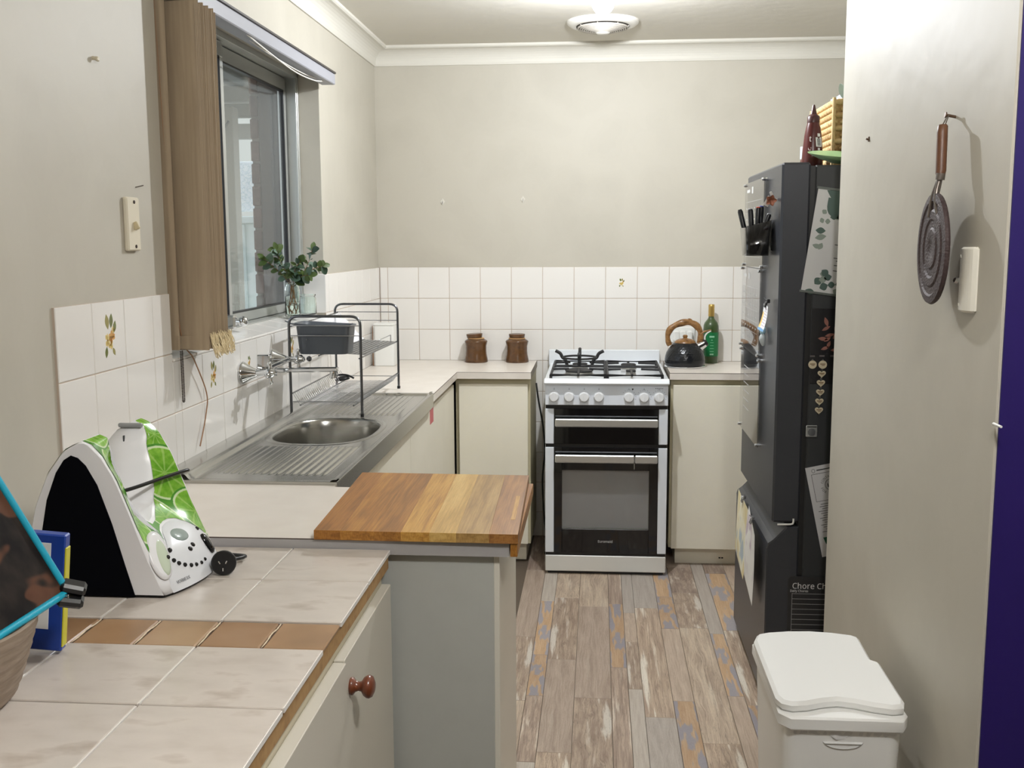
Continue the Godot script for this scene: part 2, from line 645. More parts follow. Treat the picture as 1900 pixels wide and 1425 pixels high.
# ---------------------------------------------------------------- wall tiles
var tile_full
func tile(wall, T, u0, u1, v0, v1):
	var w = u1 - u0
	var h = v1 - v0
	var g = .0012
	if w < .012 or h < .012: return null
	var o = MeshInstance3D.new()
	if abs(w - .152) < .001 and abs(h - .152) < .001:
		if tile_full == null:
			var st = mb()
			rbox(st, V(0, 0, -.0035), V(.152 - 2 * g, .152 - 2 * g, .007), .0013)
			tile_full = done(st)
		o.mesh = tile_full
	else:
		var st = mb()
		rbox(st, V(0, 0, -.0035), V(w - 2 * g, h - 2 * g, .007), .0013)
		o.mesh = done(st)
	o.material_override = white_tile
	# no two tiles lie quite flat
	var tilt = Basis(V(0, 1, 0), rng.randf_range(-.004, .004)) * Basis(V(1, 0, 0), rng.randf_range(-.004, .004))
	o.transform = T * Transform3D(tilt, V((u0 + u1) / 2, (v0 + v1) / 2, 0))
	return put(wall, o, "tile")

func flower(tl, sd, sc = 1.0):
	# the printed posy of a decorated tile: leaves, blossoms and petals
	var r = RandomNumberGenerator.new()
	r.seed = sd
	var st = mb()
	var z = .0003
	var leaf = func(c, ang, l, w, col):
		var pg = []
		for k in 9: pg.append(Vector2(l * k / 8.0, w * sin(PI * k / 8.0)))
		for k in range(7, 0, -1): pg.append(Vector2(l * k / 8.0, -w * sin(PI * k / 8.0)))
		COL = col.srgb_to_linear()
		z += .00003
		prism(st, pg, Transform3D(Basis(V(0, 0, 1), ang), V(c.x, c.y, z - .0003)), .0003)
	var s = sc
	for a in [[-.006, .012, 1.75, .030], [.006, .014, 1.45, .028], [.018, .004, 1.2, .024], [-.014, -.020, 4.4, .022], [.010, -.024, 5.2, .018]]:
		leaf.call(Vector2(a[0], a[1]) * s, a[2] + r.randf_range(-.1, .1), a[3] * s, a[3] * .26 * s, S(104, 112, 48) if r.randf() < .6 else S(150, 142, 78))
	for f in [[-.010, -.008, .013], [.008, -.004, .014], [.002, -.018, .010], [.016, .010, .008]]:
		var base = S(226, 196, 110) if r.randf() < .5 else S(206, 134, 48)
		for k in 6: leaf.call(Vector2(f[0], f[1]) * s, TAU * k / 6 + r.randf(), f[2] * s, f[2] * .33 * s, base.lerp(S(240, 226, 168), r.randf() * .5))
		leaf.call(Vector2(f[0] - .002, f[1]) * s, 0, .005 * s, .0025 * s, S(150, 84, 28))
	COL = Color.WHITE
	var m = mat("flower print", Color.WHITE, .2)
	m.vertex_color_use_as_albedo = true
	return obj("flower_print", st, m, tl, true)

func wall_tiles():
	var grout = mat("grout", S(196, 180, 164), .9)
	var wl = get_node("wall_left")
	var st = mb()
	bx(st, -.0072, .86, 2.56, -.0022, 1.338, 3.111, 0)
	bx(st, -.0072, .86, 1.03, -.0022, 1.165, 2.56, 0)
	bx(st, -.0072, .86, -.0072, -.0022, 1.338, 1.03, 0)
	obj("grout_bed", st, grout, wl)
	var T = on_x(0, 0, 0)      # u = -z
	var rows = [[1.187, 1.339], [1.035, 1.187], [.883, 1.035]]
	for j in 21:
		var z0 = 3.112 - .152 * j
		var z1 = max(z0 - .152, .001)
		for r in 3:
			var y0 = rows[r][0]
			var y1 = rows[r][1]
			var t = null
			if z1 > 2.55 or z0 < 1.03: t = tile(wl, T, -z0, -z1, y0, y1)
			elif z0 > 2.55:
				if r == 0: t = tile(wl, T, -z0, -2.55, y0, y1)
				else:
					t = tile(wl, T, -z0, -2.55, y0, y1)
					tile(wl, T, -2.55, -z1, y0, min(y1, 1.166))
			elif z1 < 1.03:
				tile(wl, T, -1.03, -z1, y0, y1)
				if r > 0: t = tile(wl, T, -z0, -1.03, y0, min(y1, 1.166))
			elif r > 0: t = tile(wl, T, -z0, -z1, y0, min(y1, 1.166))
			if r == 0 and j == 1: flower(t, 3, 1.15)
			if r == 1 and j in [5, 10]: flower(t, 5 + j, .9)
			if r == 1 and j == 7: flower(t, 5 + j, .45)
	# tiles of the sill and of the reveal beside it
	var slope = .02
	var B = Basis(V(0, 0, 1), slope / -.1).orthonormalized()
	st = mb()
	rbox(st, V(-.055, 1.172, 1.79), V(.105, .012, 1.51), 0, Basis(V(0, 0, 1), -.19))
	obj("sill_bed", st, grout, wl)
	var z = 2.545
	while z > 1.05:
		var l = min(.152, z - 1.03)
		st = mb()
		rbox(st, V(0, 0, 0), V(.112, .008, l - .003), .002)
		var o = obj("sill_tile", st, white_tile, wl, true)
		o.transform = Transform3D(Basis(V(0, 0, 1), -.19), V(-.054, 1.1795, z - l / 2))
		z -= l
	st = mb()
	bx(st, -.095, 1.187, 1.0302, .001, 1.339, 1.037, .0015)
	obj("reveal_tile", st, white_tile, wl)
	# end wall
	var wb = get_node("wall_back")
	st = mb()
	bx(st, 0, .86, -.0072, 2.29, 1.338, -.0022, 0)
	bx(st, .70, .0, -.0072, 1.5, .86, -.0022, 0)
	obj("grout_bed", st, grout, wb)
	T = on_z(0, 0, 0)
	for k in range(-1, 15):
		var x0 = max(.0397 + .152 * k, .001)
		var x1 = min(.0397 + .152 * (k + 1), 2.295)
		for r in 9:
			if r > 2 and (x1 < .72 or x0 > 1.45): continue
			var y1 = 1.339 - .152 * r
			var t = tile(wb, T, x0, x1, max(y1 - .152, .001), y1)
			if r == 0 and k == 7: flower(t, 21, .5)

# ---------------------------------------------------------------- window, blind
func window_and_blind():
	var alu = mat("aluminium", S(186, 188, 184), .35, .6)
	var win = Node3D.new()
	put(self, win, "window_1")
	tag(win, "aluminium sliding window with vertical blinds drawn to one side", "window", "", "structure")
	var st = mb()
	var zl = 2.545
	var zr = 1.032
	bx(st, -.165, 1.186, zr, -.086, 2.105, zr + .012, .001)
	bx(st, -.165, 1.186, zl - .012, -.086, 2.105, zl, .001)
	bx(st, -.165, 2.085, zr, -.086, 2.105, zl, .001)
	bx(st, -.165, 1.165, zr, -.092, 1.196, zl, .001)
	bx(st, -.096, 1.19, zr + .012, -.088, 2.09, zr + .026, .001)
	obj("window_frame", st, alu, win)
	for w in [[zr + .02, 1.790, -.142], [1.80, zl - .012, -.118]]:
		st = mb()
		var x = w[2]
		bx(st, x - .012, 1.198, w[0], x + .012, 1.232, w[1], .002)
		bx(st, x - .012, 2.035, w[0], x + .012, 2.083, w[1], .002)
		bx(st, x - .012, 1.232, w[0], x + .012, 2.035, w[0] + .03, .002)
		bx(st, x - .012, 1.232, w[1] - .03, x + .012, 2.035, w[1], .002)
		var sash = obj("sash", st, alu, win)
		st = mb()
		bx(st, x - .002, 1.232, w[0] + .03, x + .002, 2.035, w[1] - .03, 0)
		var gm = mat("window glass", Color(.93, .97, .96, .06), .02)
		gm.transparency = BaseMaterial3D.TRANSPARENCY_ALPHA
		gm.metallic_specular = .32
		obj("pane", st, gm, sash)
		st = mb()
		for b in [[1.230, 1.236, w[0] + .028, w[1] - .028], [2.031, 2.037, w[0] + .028, w[1] - .028], [1.232, 2.035, w[0] + .028, w[0] + .034], [1.232, 2.035, w[1] - .034, w[1] - .028]]:
			bx(st, x - .004, b[0], b[2], x + .0125, b[1], b[3], .0005)
		obj("rubber_seal", st, black, sash)
	st = mb()
	bx(st, -.10, 1.196, 1.88, -.062, 1.238, 1.91, .006)
	tube(st, [V(-.07, 1.217, 1.895), V(-.05, 1.217, 1.895)], .008, 12)
	lathe(st, P2([0, -.014, .012, -.012, .017, 0, .012, .012, 0, .014]), 20, Transform3D(Basis(V(0, 0, 1), PI / 2), V(-.045, 1.217, 1.88)), 3.0)
	obj("window_catch", st, chrome, win)
	# vertical blind
	var slat_m = mat("blind cloth", Color.WHITE, .8)
	slat_m.albedo_texture = ntex(.02, [S(156, 138, 115), S(176, 158, 132)], 17, 256, 4)
	tri_map(slat_m, V(10, .6, 10))
	slat_m.backlight_enabled = true
	slat_m.backlight = Color(.10, .09, .07)
	var bl = thing("vertical_blind", "taupe vertical blind bunched at the near side of the window", "blind", V(.037, 2.06, 2.43))
	st = mb()
	bx(st, .008, 2.058, 1.04, .062, 2.098, 2.545, .003)
	obj("head_rail", st, mat("blind rail", S(158, 159, 166), .45), bl)
	st = mb()
	bx(st, -.006, 2.098, 1.04, .066, 2.105, 2.545, .001)
	obj("rail_top", st, mat("dark rail", S(70, 66, 62), .5), bl)
	for i in 14:
		var z = 2.505 - .0115 * i
		var a = rng.randf_range(-.07, .07) + (.10 if i == 0 else 0.0)
		var sx = .037 + (rng.randf_range(-.004, .003) if i else 0.0)
		if i == 13:
			z = 2.527
			a = 0.0
			sx = -.033
		var pts = []
		var w = .089
		st = mb()
		var rings = []
		for y in [1.192, 1.25, 1.6, 2.05]:
			var ring = []
			for k in 7:
				var u = (k / 6.0 - .5)
				ring.append(V(sx + u * w * cos(a), y + (.004 * (i % 3)), z + u * w * sin(a) + .0025 * cos(u * PI) + .0006))
			for k in range(6, -1, -1):
				var u = (k / 6.0 - .5)
				ring.append(V(sx + u * w * cos(a), y + (.004 * (i % 3)), z + u * w * sin(a) + .0025 * cos(u * PI) - .0006))
			ring.reverse()
			rings.append(ring)
		loft(st, rings)
		var s = obj("slat", st, slat_m, bl)
		st = mb()
		bx(st, sx - .043, 1.194, z - .003, sx + .043, 1.228, z + .0035, .001)
		obj("weight_pocket", st, slat_m, s)
	var cm = mat("bead cord", S(226, 208, 168), .5)
	st = mb()
	for i in 13:
		var z = 2.505 - .0115 * i
		for q in 3:
			var p = []
			for k in 9:
				var t = k / 8.0
				p.append(V(.084 + .010 * sin(PI * t) + rng.randf_range(-.003, .003), 1.232 - .05 * sin(PI * t) + rng.randf_range(-.006, .006) - .004 * q, z + rng.randf_range(-.006, .006) - .016 * t))
			tube(st, spline(p, 3), .0011, 5)
	stuff(obj("bead_chain", st, cm, bl))
	# hanging control chain, cord and the loose top cord
	st = mb()
	for i in 34:
		var t = i / 33.0
		for s in [0, 1]:
			rbox(st, V(.012, 1.19 - .125 * t, 2.515 + (.011 if s else 0.0)), V(.0045, .0032, .0045), .0014)
	for i in 5:
		var a = PI * i / 4.0
		rbox(st, V(.012, 1.065 - .005 * sin(a), 2.5205 + .0055 * cos(a)), V(.0045, .0035, .0045), .0014)
	stuff(obj("control_chain", st, mat("bead chain", S(70, 62, 54), .4), bl))
	st = mb()
	tube(st, spline([V(-.012, 2.05, 2.528), V(-.002, 1.6, 2.526), V(.006, 1.25, 2.51), V(.012, 1.16, 2.44), V(.011, 1.06, 2.36), V(.010, 1.00, 2.37), V(.010, .925, 2.42)]), .0017, 6)
	obj("control_cord", st, mat("tan cord", S(164, 124, 92), .7), bl)
	st = mb()
	tube(st, spline([V(.05, 2.064, 2.08), V(.052, 2.045, 1.85), V(.05, 2.03, 1.55), V(.045, 2.04, 1.28), V(.04, 2.062, 1.12)]), .0022, 6)
	tube(st, spline([V(.03, 2.062, 2.0), V(.03, 2.052, 1.75), V(.03, 2.05, 1.4), V(.03, 2.062, 1.16)]), .0018, 6)
	obj("pull_cord", st, mat("white cord", S(236, 232, 222), .6), bl)

func outside():
	# brick skin with its reveal, patio roof, boundary fence: seen through the glass
	var brick_m = []
	for c in [S(98, 70, 63), S(90, 64, 59), S(106, 76, 68)]:
		var m = mat("brick %d" % brick_m.size(), Color.WHITE, .85)
		m.albedo_texture = ntex(.03, [c.darkened(.12), c, c.lightened(.08)], 40 + brick_m.size(), 128, 4)
		tri_map(m, 3.0)
		brick_m.append(m)
	var st = mb()
	bx(st, -.285, -.1, -1.2, -.172, 2.5, 1.0, 0)
	bx(st, -.285, -.1, 2.56, -.172, 2.5, 7.6, 0)
	bx(st, -.285, -.1, 1.0, -.172, 1.08, 2.56, 0)
	bx(st, -.285, 2.14, 1.0, -.172, 2.5, 2.56, 0)
	var mortar = mat("mortar", S(112, 98, 90), .9)
	var w = struct("wall_outside", st, mortar, "red-brown brick outer wall seen through the window", "wall")
	for r in 13:
		var y = 1.09 + r * .086
		st = mb()
		bx(st, -.290, y, .88 - (.05 if r % 2 else 0.0), -.256, y + .076, 1.006, .003)
		obj("brick", st, brick_m[r % 3], w)
	st = mb()
	bx(st, -.254, 1.085, .88, -.170, 2.2, 1.007, .003)
	obj("reveal_lining", st, mat("reveal brown", S(76, 62, 60), .6), w)
	st = mb()
	bx(st, -4.2, -.2, -6.0, -.285, -.1, 6.0, 0)
	struct("ground", st, mat("patio concrete", S(168, 164, 156), .8), "pale concrete patio outside the window", "paving")
	var rf = thing("patio_roof", "grey patio roof with beams outside the window", "roof", V(-1.7, 2.5, -.9))
	var tin = mat("roof tin", S(176, 176, 170), .6)
	st = mb()
	bx(st, -3.0, 2.50, -3.3, -.29, 2.54, 3.0, 0)
	obj("roof_sheet", st, tin, rf)
	for z in [-2.9, -2.0, -1.1]:
		st = mb()
		bx(st, -3.0, 2.40, z - .03, -.29, 2.50, z + .03, .003)
		obj("beam", st, mat("beam grey", S(132, 132, 124), .7), rf)
	st = mb()
	bx(st, -3.0, 2.28, -3.34, -.29, 2.40, -3.28, .003)
	obj("gutter_beam", st, mat("beam pale", S(200, 200, 194), .7), rf)
	st = mb()
	bx(st, -1.60, -.1, -2.34, -1.48, 2.4, -2.22, .004)
	obj("post", st, mat("post cream", S(176, 170, 154), .6), rf)
	st = mb()
	tube(st, spline([V(-1.50, 2.30, -2.20), V(-1.62, 2.12, -2.20), V(-1.70, 1.95, -2.20), V(-1.70, 1.80, -2.20), V(-1.64, 1.62, -2.20)]), .008, 8)
	obj("cable", st, black, rf)
	var fence = mat("fence sheet", S(222, 232, 228), .5)
	var fn = thing("boundary_fence", "white sheet-metal fence beyond the patio", "fence", V(-2.2, -.1, -3.7))
	for i in 6:
		st = mb()
		var x = -3.6 + i * .42
		bx(st, x, -.1, -3.72, x + .33, 1.62, -3.70, .003)
		bx(st, x + .33, -.1, -3.72, x + .42, 1.62, -3.67, .01)
		obj("fence_panel", st, fence, fn)
	st = mb()
	bx(st, -3.6, 1.62, -3.74, -1.08, 1.68, -3.66, .006)
	obj("fence_cap", st, fence, fn)
	var sc = mat("overexposed view", Color.WHITE, .7)
	sc.albedo_texture = ntex(.03, [S(250, 252, 252), S(238, 244, 248), S(208, 222, 226), S(246, 250, 250), S(250, 252, 252)], 61, 256, 3, FastNoiseLite.TYPE_SIMPLEX_SMOOTH, [0.0, .42, .5, .58, 1.0])
	tri_map(sc, 2.2)
	st = mb()
	bx(st, -3.6, 1.72, -3.78, -1.08, 2.14, -3.76, .004)
	var s = obj("bright_view_screen", st, sc)  # added panel standing in for that overexposed view
	tag(s, "added white mottled screen for the overexposed view above the fence", "screen")
	st = mb()
	bx(st, -4.6, -.1, -7.2, -1.0, 3.0, -7.0, 0)
	var nb = obj("garage_wall", st, mat("neighbour wall", S(196, 194, 184), .8))
	tag(nb, "pale wall of the building beyond the fence", "building")

# ---------------------------------------------------------------- benches and cupboards
func worktops_and_cabinets():
	var dark = mat("laminate seam", S(74, 58, 48), .6)
	var top = thing("kitchen_worktop", "white laminate worktop running round the sink and out to the grey panelled end", "worktop", V(.2, .884, 1.5))
	var st = mb()
	# slab pieces, with a gap under the sink deck
	for b in [[0, 0, .772, .477], [0, .477, .441, 1.19], [0, 1.19, .055, 2.66], [.40, 1.19, .441, 2.66], [0, 2.66, .441, 2.69], [0, 2.69, .894, 3.127]]:
		bx(st, b[0], .8545, b[1], b[2], .884, b[3], 0)
	obj("slab", st, laminate, top)
	var grey = mat("grey edging", S(172, 169, 169), .4)
	st = mb()
	bx(st, .441, .855, .4785, .772, .8828, .4800, 0)
	bx(st, .4410, .855, .4785, .4425, .8828, 1.19, 0)
	obj("edge_strip", st, laminate, top)
	st = mb()
	bx(st, 0, .855, 3.127, .898, .8828, 3.1287, 0)
	obj("grey_edge_strip", st, grey, top)
	st = mb()
	bx(st, .896, .855, 2.69, .8978, .8828, 3.127, 0)
	obj("end_strip", st, laminate, top)
	for b in [[.441, .4775, .7725, .4795], [.4405, .4775, .4424, 1.19], [0, 3.1268, .8985, 3.1288], [.8955, 2.69, .898, 3.127], [.7715, 0, .7735, .4795]]:
		st = mb()
		bx(st, b[0], .8826, b[1], b[2], .8844, b[3], 0)
		obj("seam_line", st, dark, top)
	st = mb()
	bx(st, .772, .855, .004, .7733, .8826, .477, 0)
	obj("end_strip", st, mat("end strip grey", S(150, 140, 128), .5), top)
	# cupboard left of the cooker
	var c = thing("base_cabinet", "cream corner cabinet left of the cooker", "cabinet", V(.6, 0, .23))
	st = mb()
	bx(st, .43, .09, .005, .768, .853, .44, .001)
	obj("carcass", st, mat("cabinet shaded cream", S(196, 188, 158), .5), c)  # cream darkened to olive: shade under the worktop put into the colour
	st = mb()
	bx(st, .446, .092, .4405, .757, .829, .4585, .0018)
	obj("door", st, cream, c)
	st = mb()
	bx(st, .43, 0, .03, .745, .09, .395, .001)
	obj("kickboard", st, cream, c)
	# sink run
	c = thing("sink_cabinet", "long cream cabinet under the sink", "cabinet", V(.2, 0, 1.6))
	st = mb()
	bx(st, .02, .09, .48, .405, .70, 2.68, .001)
	bx(st, .385, .70, .48, .405, .853, 2.68, .001)
	obj("carcass", st, mat("cabinet shaded cream", S(196, 188, 158), .5), c)  # rail and carcass in the same cream with shade painted in
	for z in [[.462, .470], [.472, 1.566], [1.569, 2.12], [2.123, 2.675]]:
		st = mb()
		bx(st, .4055, .092, z[0], .424, .826, z[1], .0018)
		obj("door" if z[1] > .5 else "corner_post", st, cream, c)
	st = mb()
	bx(st, .02, 0, .48, .36, .09, 2.68, .001)
	obj("kickboard", st, cream, c)
	st = mb()
	bx(st, .4243, .762, 1.06, .4248, .822, 1.145, 0)
	tag(obj("sticker", st, mat("red sticker", S(206, 110, 112), .6)), "small red rectangular sticker on the sink cabinet door", "sticker")
	# right of the cooker
	c = thing("small_cabinet", "cream cabinet between the cooker and the fridge", "cabinet", V(1.8, 0, .23))
	st = mb()
	bx(st, 1.392, .085, .005, 2.28, .853, .44, .001)
	obj("carcass", st, mat("cabinet shaded cream", S(196, 188, 158), .5), c)  # again cream with its shade mixed into the colour
	for x in [[1.403, 1.84], [1.843, 2.275]]:
		st = mb()
		bx(st, x[0], .084, .4405, x[1], .829, .4585, .0018)
		obj("door", st, cream, c)
	st = mb()
	bx(st, 1.425, 0, .03, 2.28, .085, .40, .001)
	obj("kickboard", st, cream, c)
	st = mb()
	for x in [1.628, 1.640]: rbox(st, V(x, .028, .4006), V(.009, .006, .0012), .0005)
	obj("kick_holes", st, black, c)
	top = thing("small_worktop", "short white laminate worktop under the kettle", "worktop", V(1.8, .884, .23))
	st = mb()
	bx(st, 1.386, .8545, 0, 2.29, .884, .465, 0)
	obj("slab", st, laminate, top)
	st = mb()
	bx(st, 1.386, .855, .465, 2.29, .8828, .4667, 0)
	obj("edge_strip", st, laminate, top)
	for b in [[1.3852, .464, 2.29, .4669], [1.3852, 0, 1.387, .464]]:
		st = mb()
		bx(st, b[0], .8826, b[1], b[2], .8844, b[3], 0)
		obj("seam_line", st, dark, top)
	st = mb()
	bx(st, 1.3846, .855, .004, 1.386, .8826, .465, 0)
	obj("end_strip", st, mat("end strip grey", S(150, 140, 128), .5), top)
	# the end that comes out into the room
	c = thing("peninsula_cabinet", "cabinet end with a plain grey back panel under the chopping board", "cabinet", V(.5, 0, 2.9))
	st = mb()
	bx(st, .02, .0, 2.712, .853, .853, 3.095, .001)
	obj("carcass", st, cream, c)
	st = mb()
	bx(st, .01, 0, 3.0955, .866, .8535, 3.113, .001)
	var gp = mat("grey panel", Color.WHITE, .5)
	gp.albedo_texture = ntex(.03, [S(182, 184, 179), S(187, 189, 184)], 71, 256, 4)
	tri_map(gp, 1.0)
	obj("back_panel", st, gp, c)
	st = mb()
	bx(st, .866, 0, 2.70, .877, .8535, 3.113, .001)
	obj("end_panel", st, mat("end panel", S(226, 222, 210), .3), c)

func tiled_bench():
	var t = thing("tiled_bench", "cream cabinet with a top of marbled beige tiles and a brown tile strip", "bench", V(.33, 0, 3.9))
	var wood = mat("particle board", Color.WHITE, .8)
	wood.albedo_texture = ntex(.05, [S(150, 112, 70), S(182, 146, 98), S(166, 128, 82)], 81, 256, 4)
	tri_map(wood, 2.0)
	var st = mb()
	bx(st, .026, .828, 3.132, .660, .8565, 5.0, .001)
	var top = obj("bench_board", st, wood, t)
	var tm = []
	for i in 3:
		var m = mat("bench tile %d" % i, Color.WHITE, .3)
		m.albedo_texture = ntex(.008, [S(182, 170, 158), S(210, 201, 192), S(205, 196, 187), S(196, 186, 176)], 90 + i, 512, 5)
		tri_map(m, V(1.6, 1, 3.2))
		tm.append(m)
	var edge = mat("tile body and lit edge", S(240, 236, 230), .5)
	var g = mat("bench grout", S(92, 74, 62), .9)
	st = mb()
	bx(st, .027, .856, 3.134, .6595, .8615, 5.0, 0)
	obj("grout", st, g, top)
	var xs = [.068, .2705, .470, .6645]
	var zs = [[3.132, 3.326], [3.329, 3.530], [3.640, 3.838], [3.842, 4.041], [4.045, 4.245], [4.249, 4.45], [4.454, 4.655], [4.66, 4.86]]
	var k = 0
	for z in zs:
		for i in 4:
			var x0 = -.003 if i == 0 else xs[i - 1] + .0015
			var x1 = xs[i] - .0015
			if i == 0: x0 = .026
			st = mb()
			bx(st, x0, .8575, z[0], x1, .866 + rng.randf_range(-.0004, .0004), z[1], .0014)
			obj("top_tile", st, tm[k % 3], top)
			k += 1
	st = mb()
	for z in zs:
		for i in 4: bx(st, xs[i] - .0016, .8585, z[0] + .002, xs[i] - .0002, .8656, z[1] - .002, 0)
	stuff(obj("glazed_and_lit_edges", st, edge, top))  # white tile body at the bench edge; at inner joints, painted lit edges
	var lm = []
	for i in 3:
		var m = mat("brown tile %d" % i, Color.WHITE, .35)
		var c = [S(166, 132, 98), S(158, 124, 92), S(174, 142, 108)][i]
		m.albedo_texture = ntex(.01, [c.darkened(.12), c, c.lightened(.1)], 96 + i, 256, 4)
		tri_map(m, 1.6)
		lm.append(m)
	var x = .666
	k = 0
	while x > .06:
		st = mb()
		bx(st, x - .0955, .8575, 3.5335, x - .003, .8645, 3.6365, .002)
		obj("strip_tile", st, lm[k % 3], top)
		if k < 5:
			st = mb()
			tube(st, spline([V(x - .0975, .8640, 3.536), V(x - .0965, .8644, 3.56), V(x - .0985, .8646, 3.58), V(x - .0970, .8642, 3.61), V(x - .0975, .864, 3.634)]), [.0006, .0012, .0013, .001, .0013, .0014, .0010, .0012, .0016, .0013, .001, .0012, .0014, .001, .0012, .0015, .0012, .001, .0012, .0014, .0012, .001, .0008, .0006, .0006], 6)
			obj("grout_bead", st, mat("pale grout", S(222, 204, 176), .7), top)
		x -= .0985
		k += 1
	# cupboard below, its doors facing into the walkway
	st = mb()
	bx(st, .028, .1, 3.134, .646, .828, 5.0, .001)
	obj("carcass", st, mat("bench rail", S(226, 218, 194), .5), t)
	var n = 0
	for z in [[3.142, 3.522], [3.526, 3.905], [3.909, 4.29]]:
		st = mb()
		var o = .004 if n == 1 else 0.0
		bx(st, .6475, .12, z[0], .6655 + o, .800 - o * .5, z[1], .0012)
		var d = obj("door", st, mat("bench door", S(214, 209, 196), .42), t)
		if n == 0:
			var T = Transform3D(Basis(V(0, 0, 1), -PI / 2), V(.6655, .742, 3.487))
			st = mb()
			lathe(st, P2([.0135, 0, .0145, .002, .0145, .005, .0095, .009, .0075, .014, .0085, .019, .015, .023, .0185, .028, .019, .032, .0165, .037, .009, .0405, 0, .0415]), 28, T, 1.2)
			var km = mat("knob wood", S(110, 52, 22), .18)
			km.clearcoat_enabled = true
			km.clearcoat = .8
			obj("knob", st, km, d)
		n += 1
	st = mb()
	bx(st, .02, 0, 3.15, .60, .1, 5.0, .001)
	obj("kickboard", st, cream, t)

# ---------------------------------------------------------------- sink
func sink():
	var t = thing("sink", "stainless steel sink with one bowl between two ribbed drainers", "sink", V(.24, .884, 1.92))
	var bc = Vector2(.236, 1.957)
	var ba = Vector2(.154, .221)
	var hgt = func(x, z):
		var y = .8862
		# raised back ledge, rolled front rim, raised ends
		var back = smoothstep(.082, .064, x)
		y += .020 * back
		y -= .004 * smoothstep(.03, .0, x)
		y += .006 * smoothstep(.424, .434, x)
		y += .005 * max(smoothstep(2.640, 2.655, z), smoothstep(1.212, 1.195, z)) * (1 - back)
		for r in [[1.22, 1.68], [2.20, 2.585]]:
			if z > r[0] and z < r[1] and x > .10 and x < .40:
				var e = smoothstep(r[0], r[0] + .03, z) * smoothstep(r[1], r[1] - .03, z) * smoothstep(.10, .115, x) * smoothstep(.40, .385, x)
				y += e * (.0022 * sin((x - .10) / .30 * TAU * 15) + .0006)
		return y
	var st = mb()
	st.set_smooth_group(1)
	var xs = []
	for i in 24: xs.append(.10 * i / 24.0)
	for i in 151: xs.append(.10 + .30 * i / 150.0)
	for i in 20: xs.append(.402 + .0405 * i / 19.0)
	var zs = []
	for s in [[1.177, 1.26, 14], [1.26, 1.66, 8], [1.66, 1.745, 10], [1.745, 2.17, 16], [2.17, 2.24, 10], [2.24, 2.56, 7], [2.56, 2.673, 16]]:
		for i in s[2]: zs.append(lerp(s[0], s[1], float(i) / s[2]))
	zs.append(2.673)
	for i in xs.size() - 1:
		for j in zs.size() - 1:
			var q = []
			var inside = 0
			for k in [[0, 1], [1, 1], [1, 0], [0, 0]]:
				var x = xs[i + k[0]]
				var z = zs[j + k[1]]
				var d = pow(abs(x - bc.x) / ba.x, 2.6) + pow(abs(z - bc.y) / ba.y, 2.6)
				if d < 1.0: inside += 1
				q.append(V(x, hgt.call(x, z), z))
			if inside > 0: continue
			quad(st, q[0], q[1], q[2], q[3])
	obj("deck", st, steel, t)
	# bowl with a rolled rim that laps over the opening
	st = mb()
	var rings = []
	for r in [[1.115, .8864], [1.09, .8872], [1.05, .8876], [1.01, .8872], [.985, .8850], [.970, .878], [.95, .86], [.93, .80], [.90, .755], [.82, .735], [.66, .728], [.3, .725], [.12, .722]]:
		var ring = []
		for k in 72:
			var a = TAU * k / 72
			var c = cos(a)
			var s = sin(a)
			var e = 2.6 if r[0] > .6 else 2.0
			ring.append(V(bc.x + sign(c) * pow(abs(c), 2 / e) * ba.x * r[0], r[1], bc.y + sign(s) * pow(abs(s), 2 / e) * ba.y * r[0]))
		rings.append(ring)
	loft(st, rings, false, true)
	obj("bowl", st, steel, t)
	st = mb()
	lathe(st, P2([0, .7235, .010, .7235, .022, .726, .026, .7275]), 24, Transform3D(Basis(), V(bc.x, 0, bc.y)))
	obj("waste", st, chrome, t)
	# turned-down front and end flanges
	st = mb()
	bx(st, .4425, .838, 1.177, .4445, .8925, 2.673, .0008)
	bx(st, .0, .874, 2.671, .4445, .8915, 2.6735, .0008)
	bx(st, .0, .874, 1.1765, .4445, .8915, 1.179, .0008)
	obj("flange", st, steel, t)
	st = mb()
	lathe(st, P2([0, 0, .026, 0, .030, .004, .024, .012, .010, .016, 0, .017]), 28, Transform3D(Basis(V(0, 0, 1), .15), V(.075, .928, 1.10)), 2.0)
	tube(st, arc(V(.03, .936, 1.10), V(.075, .965, 1.10), V(.12, .936, 1.10), 8), .004, 6)
	tag(obj("sink_plug", st, black), "black rubber sink plug lying in the lower tier of the dish rack", "plug")

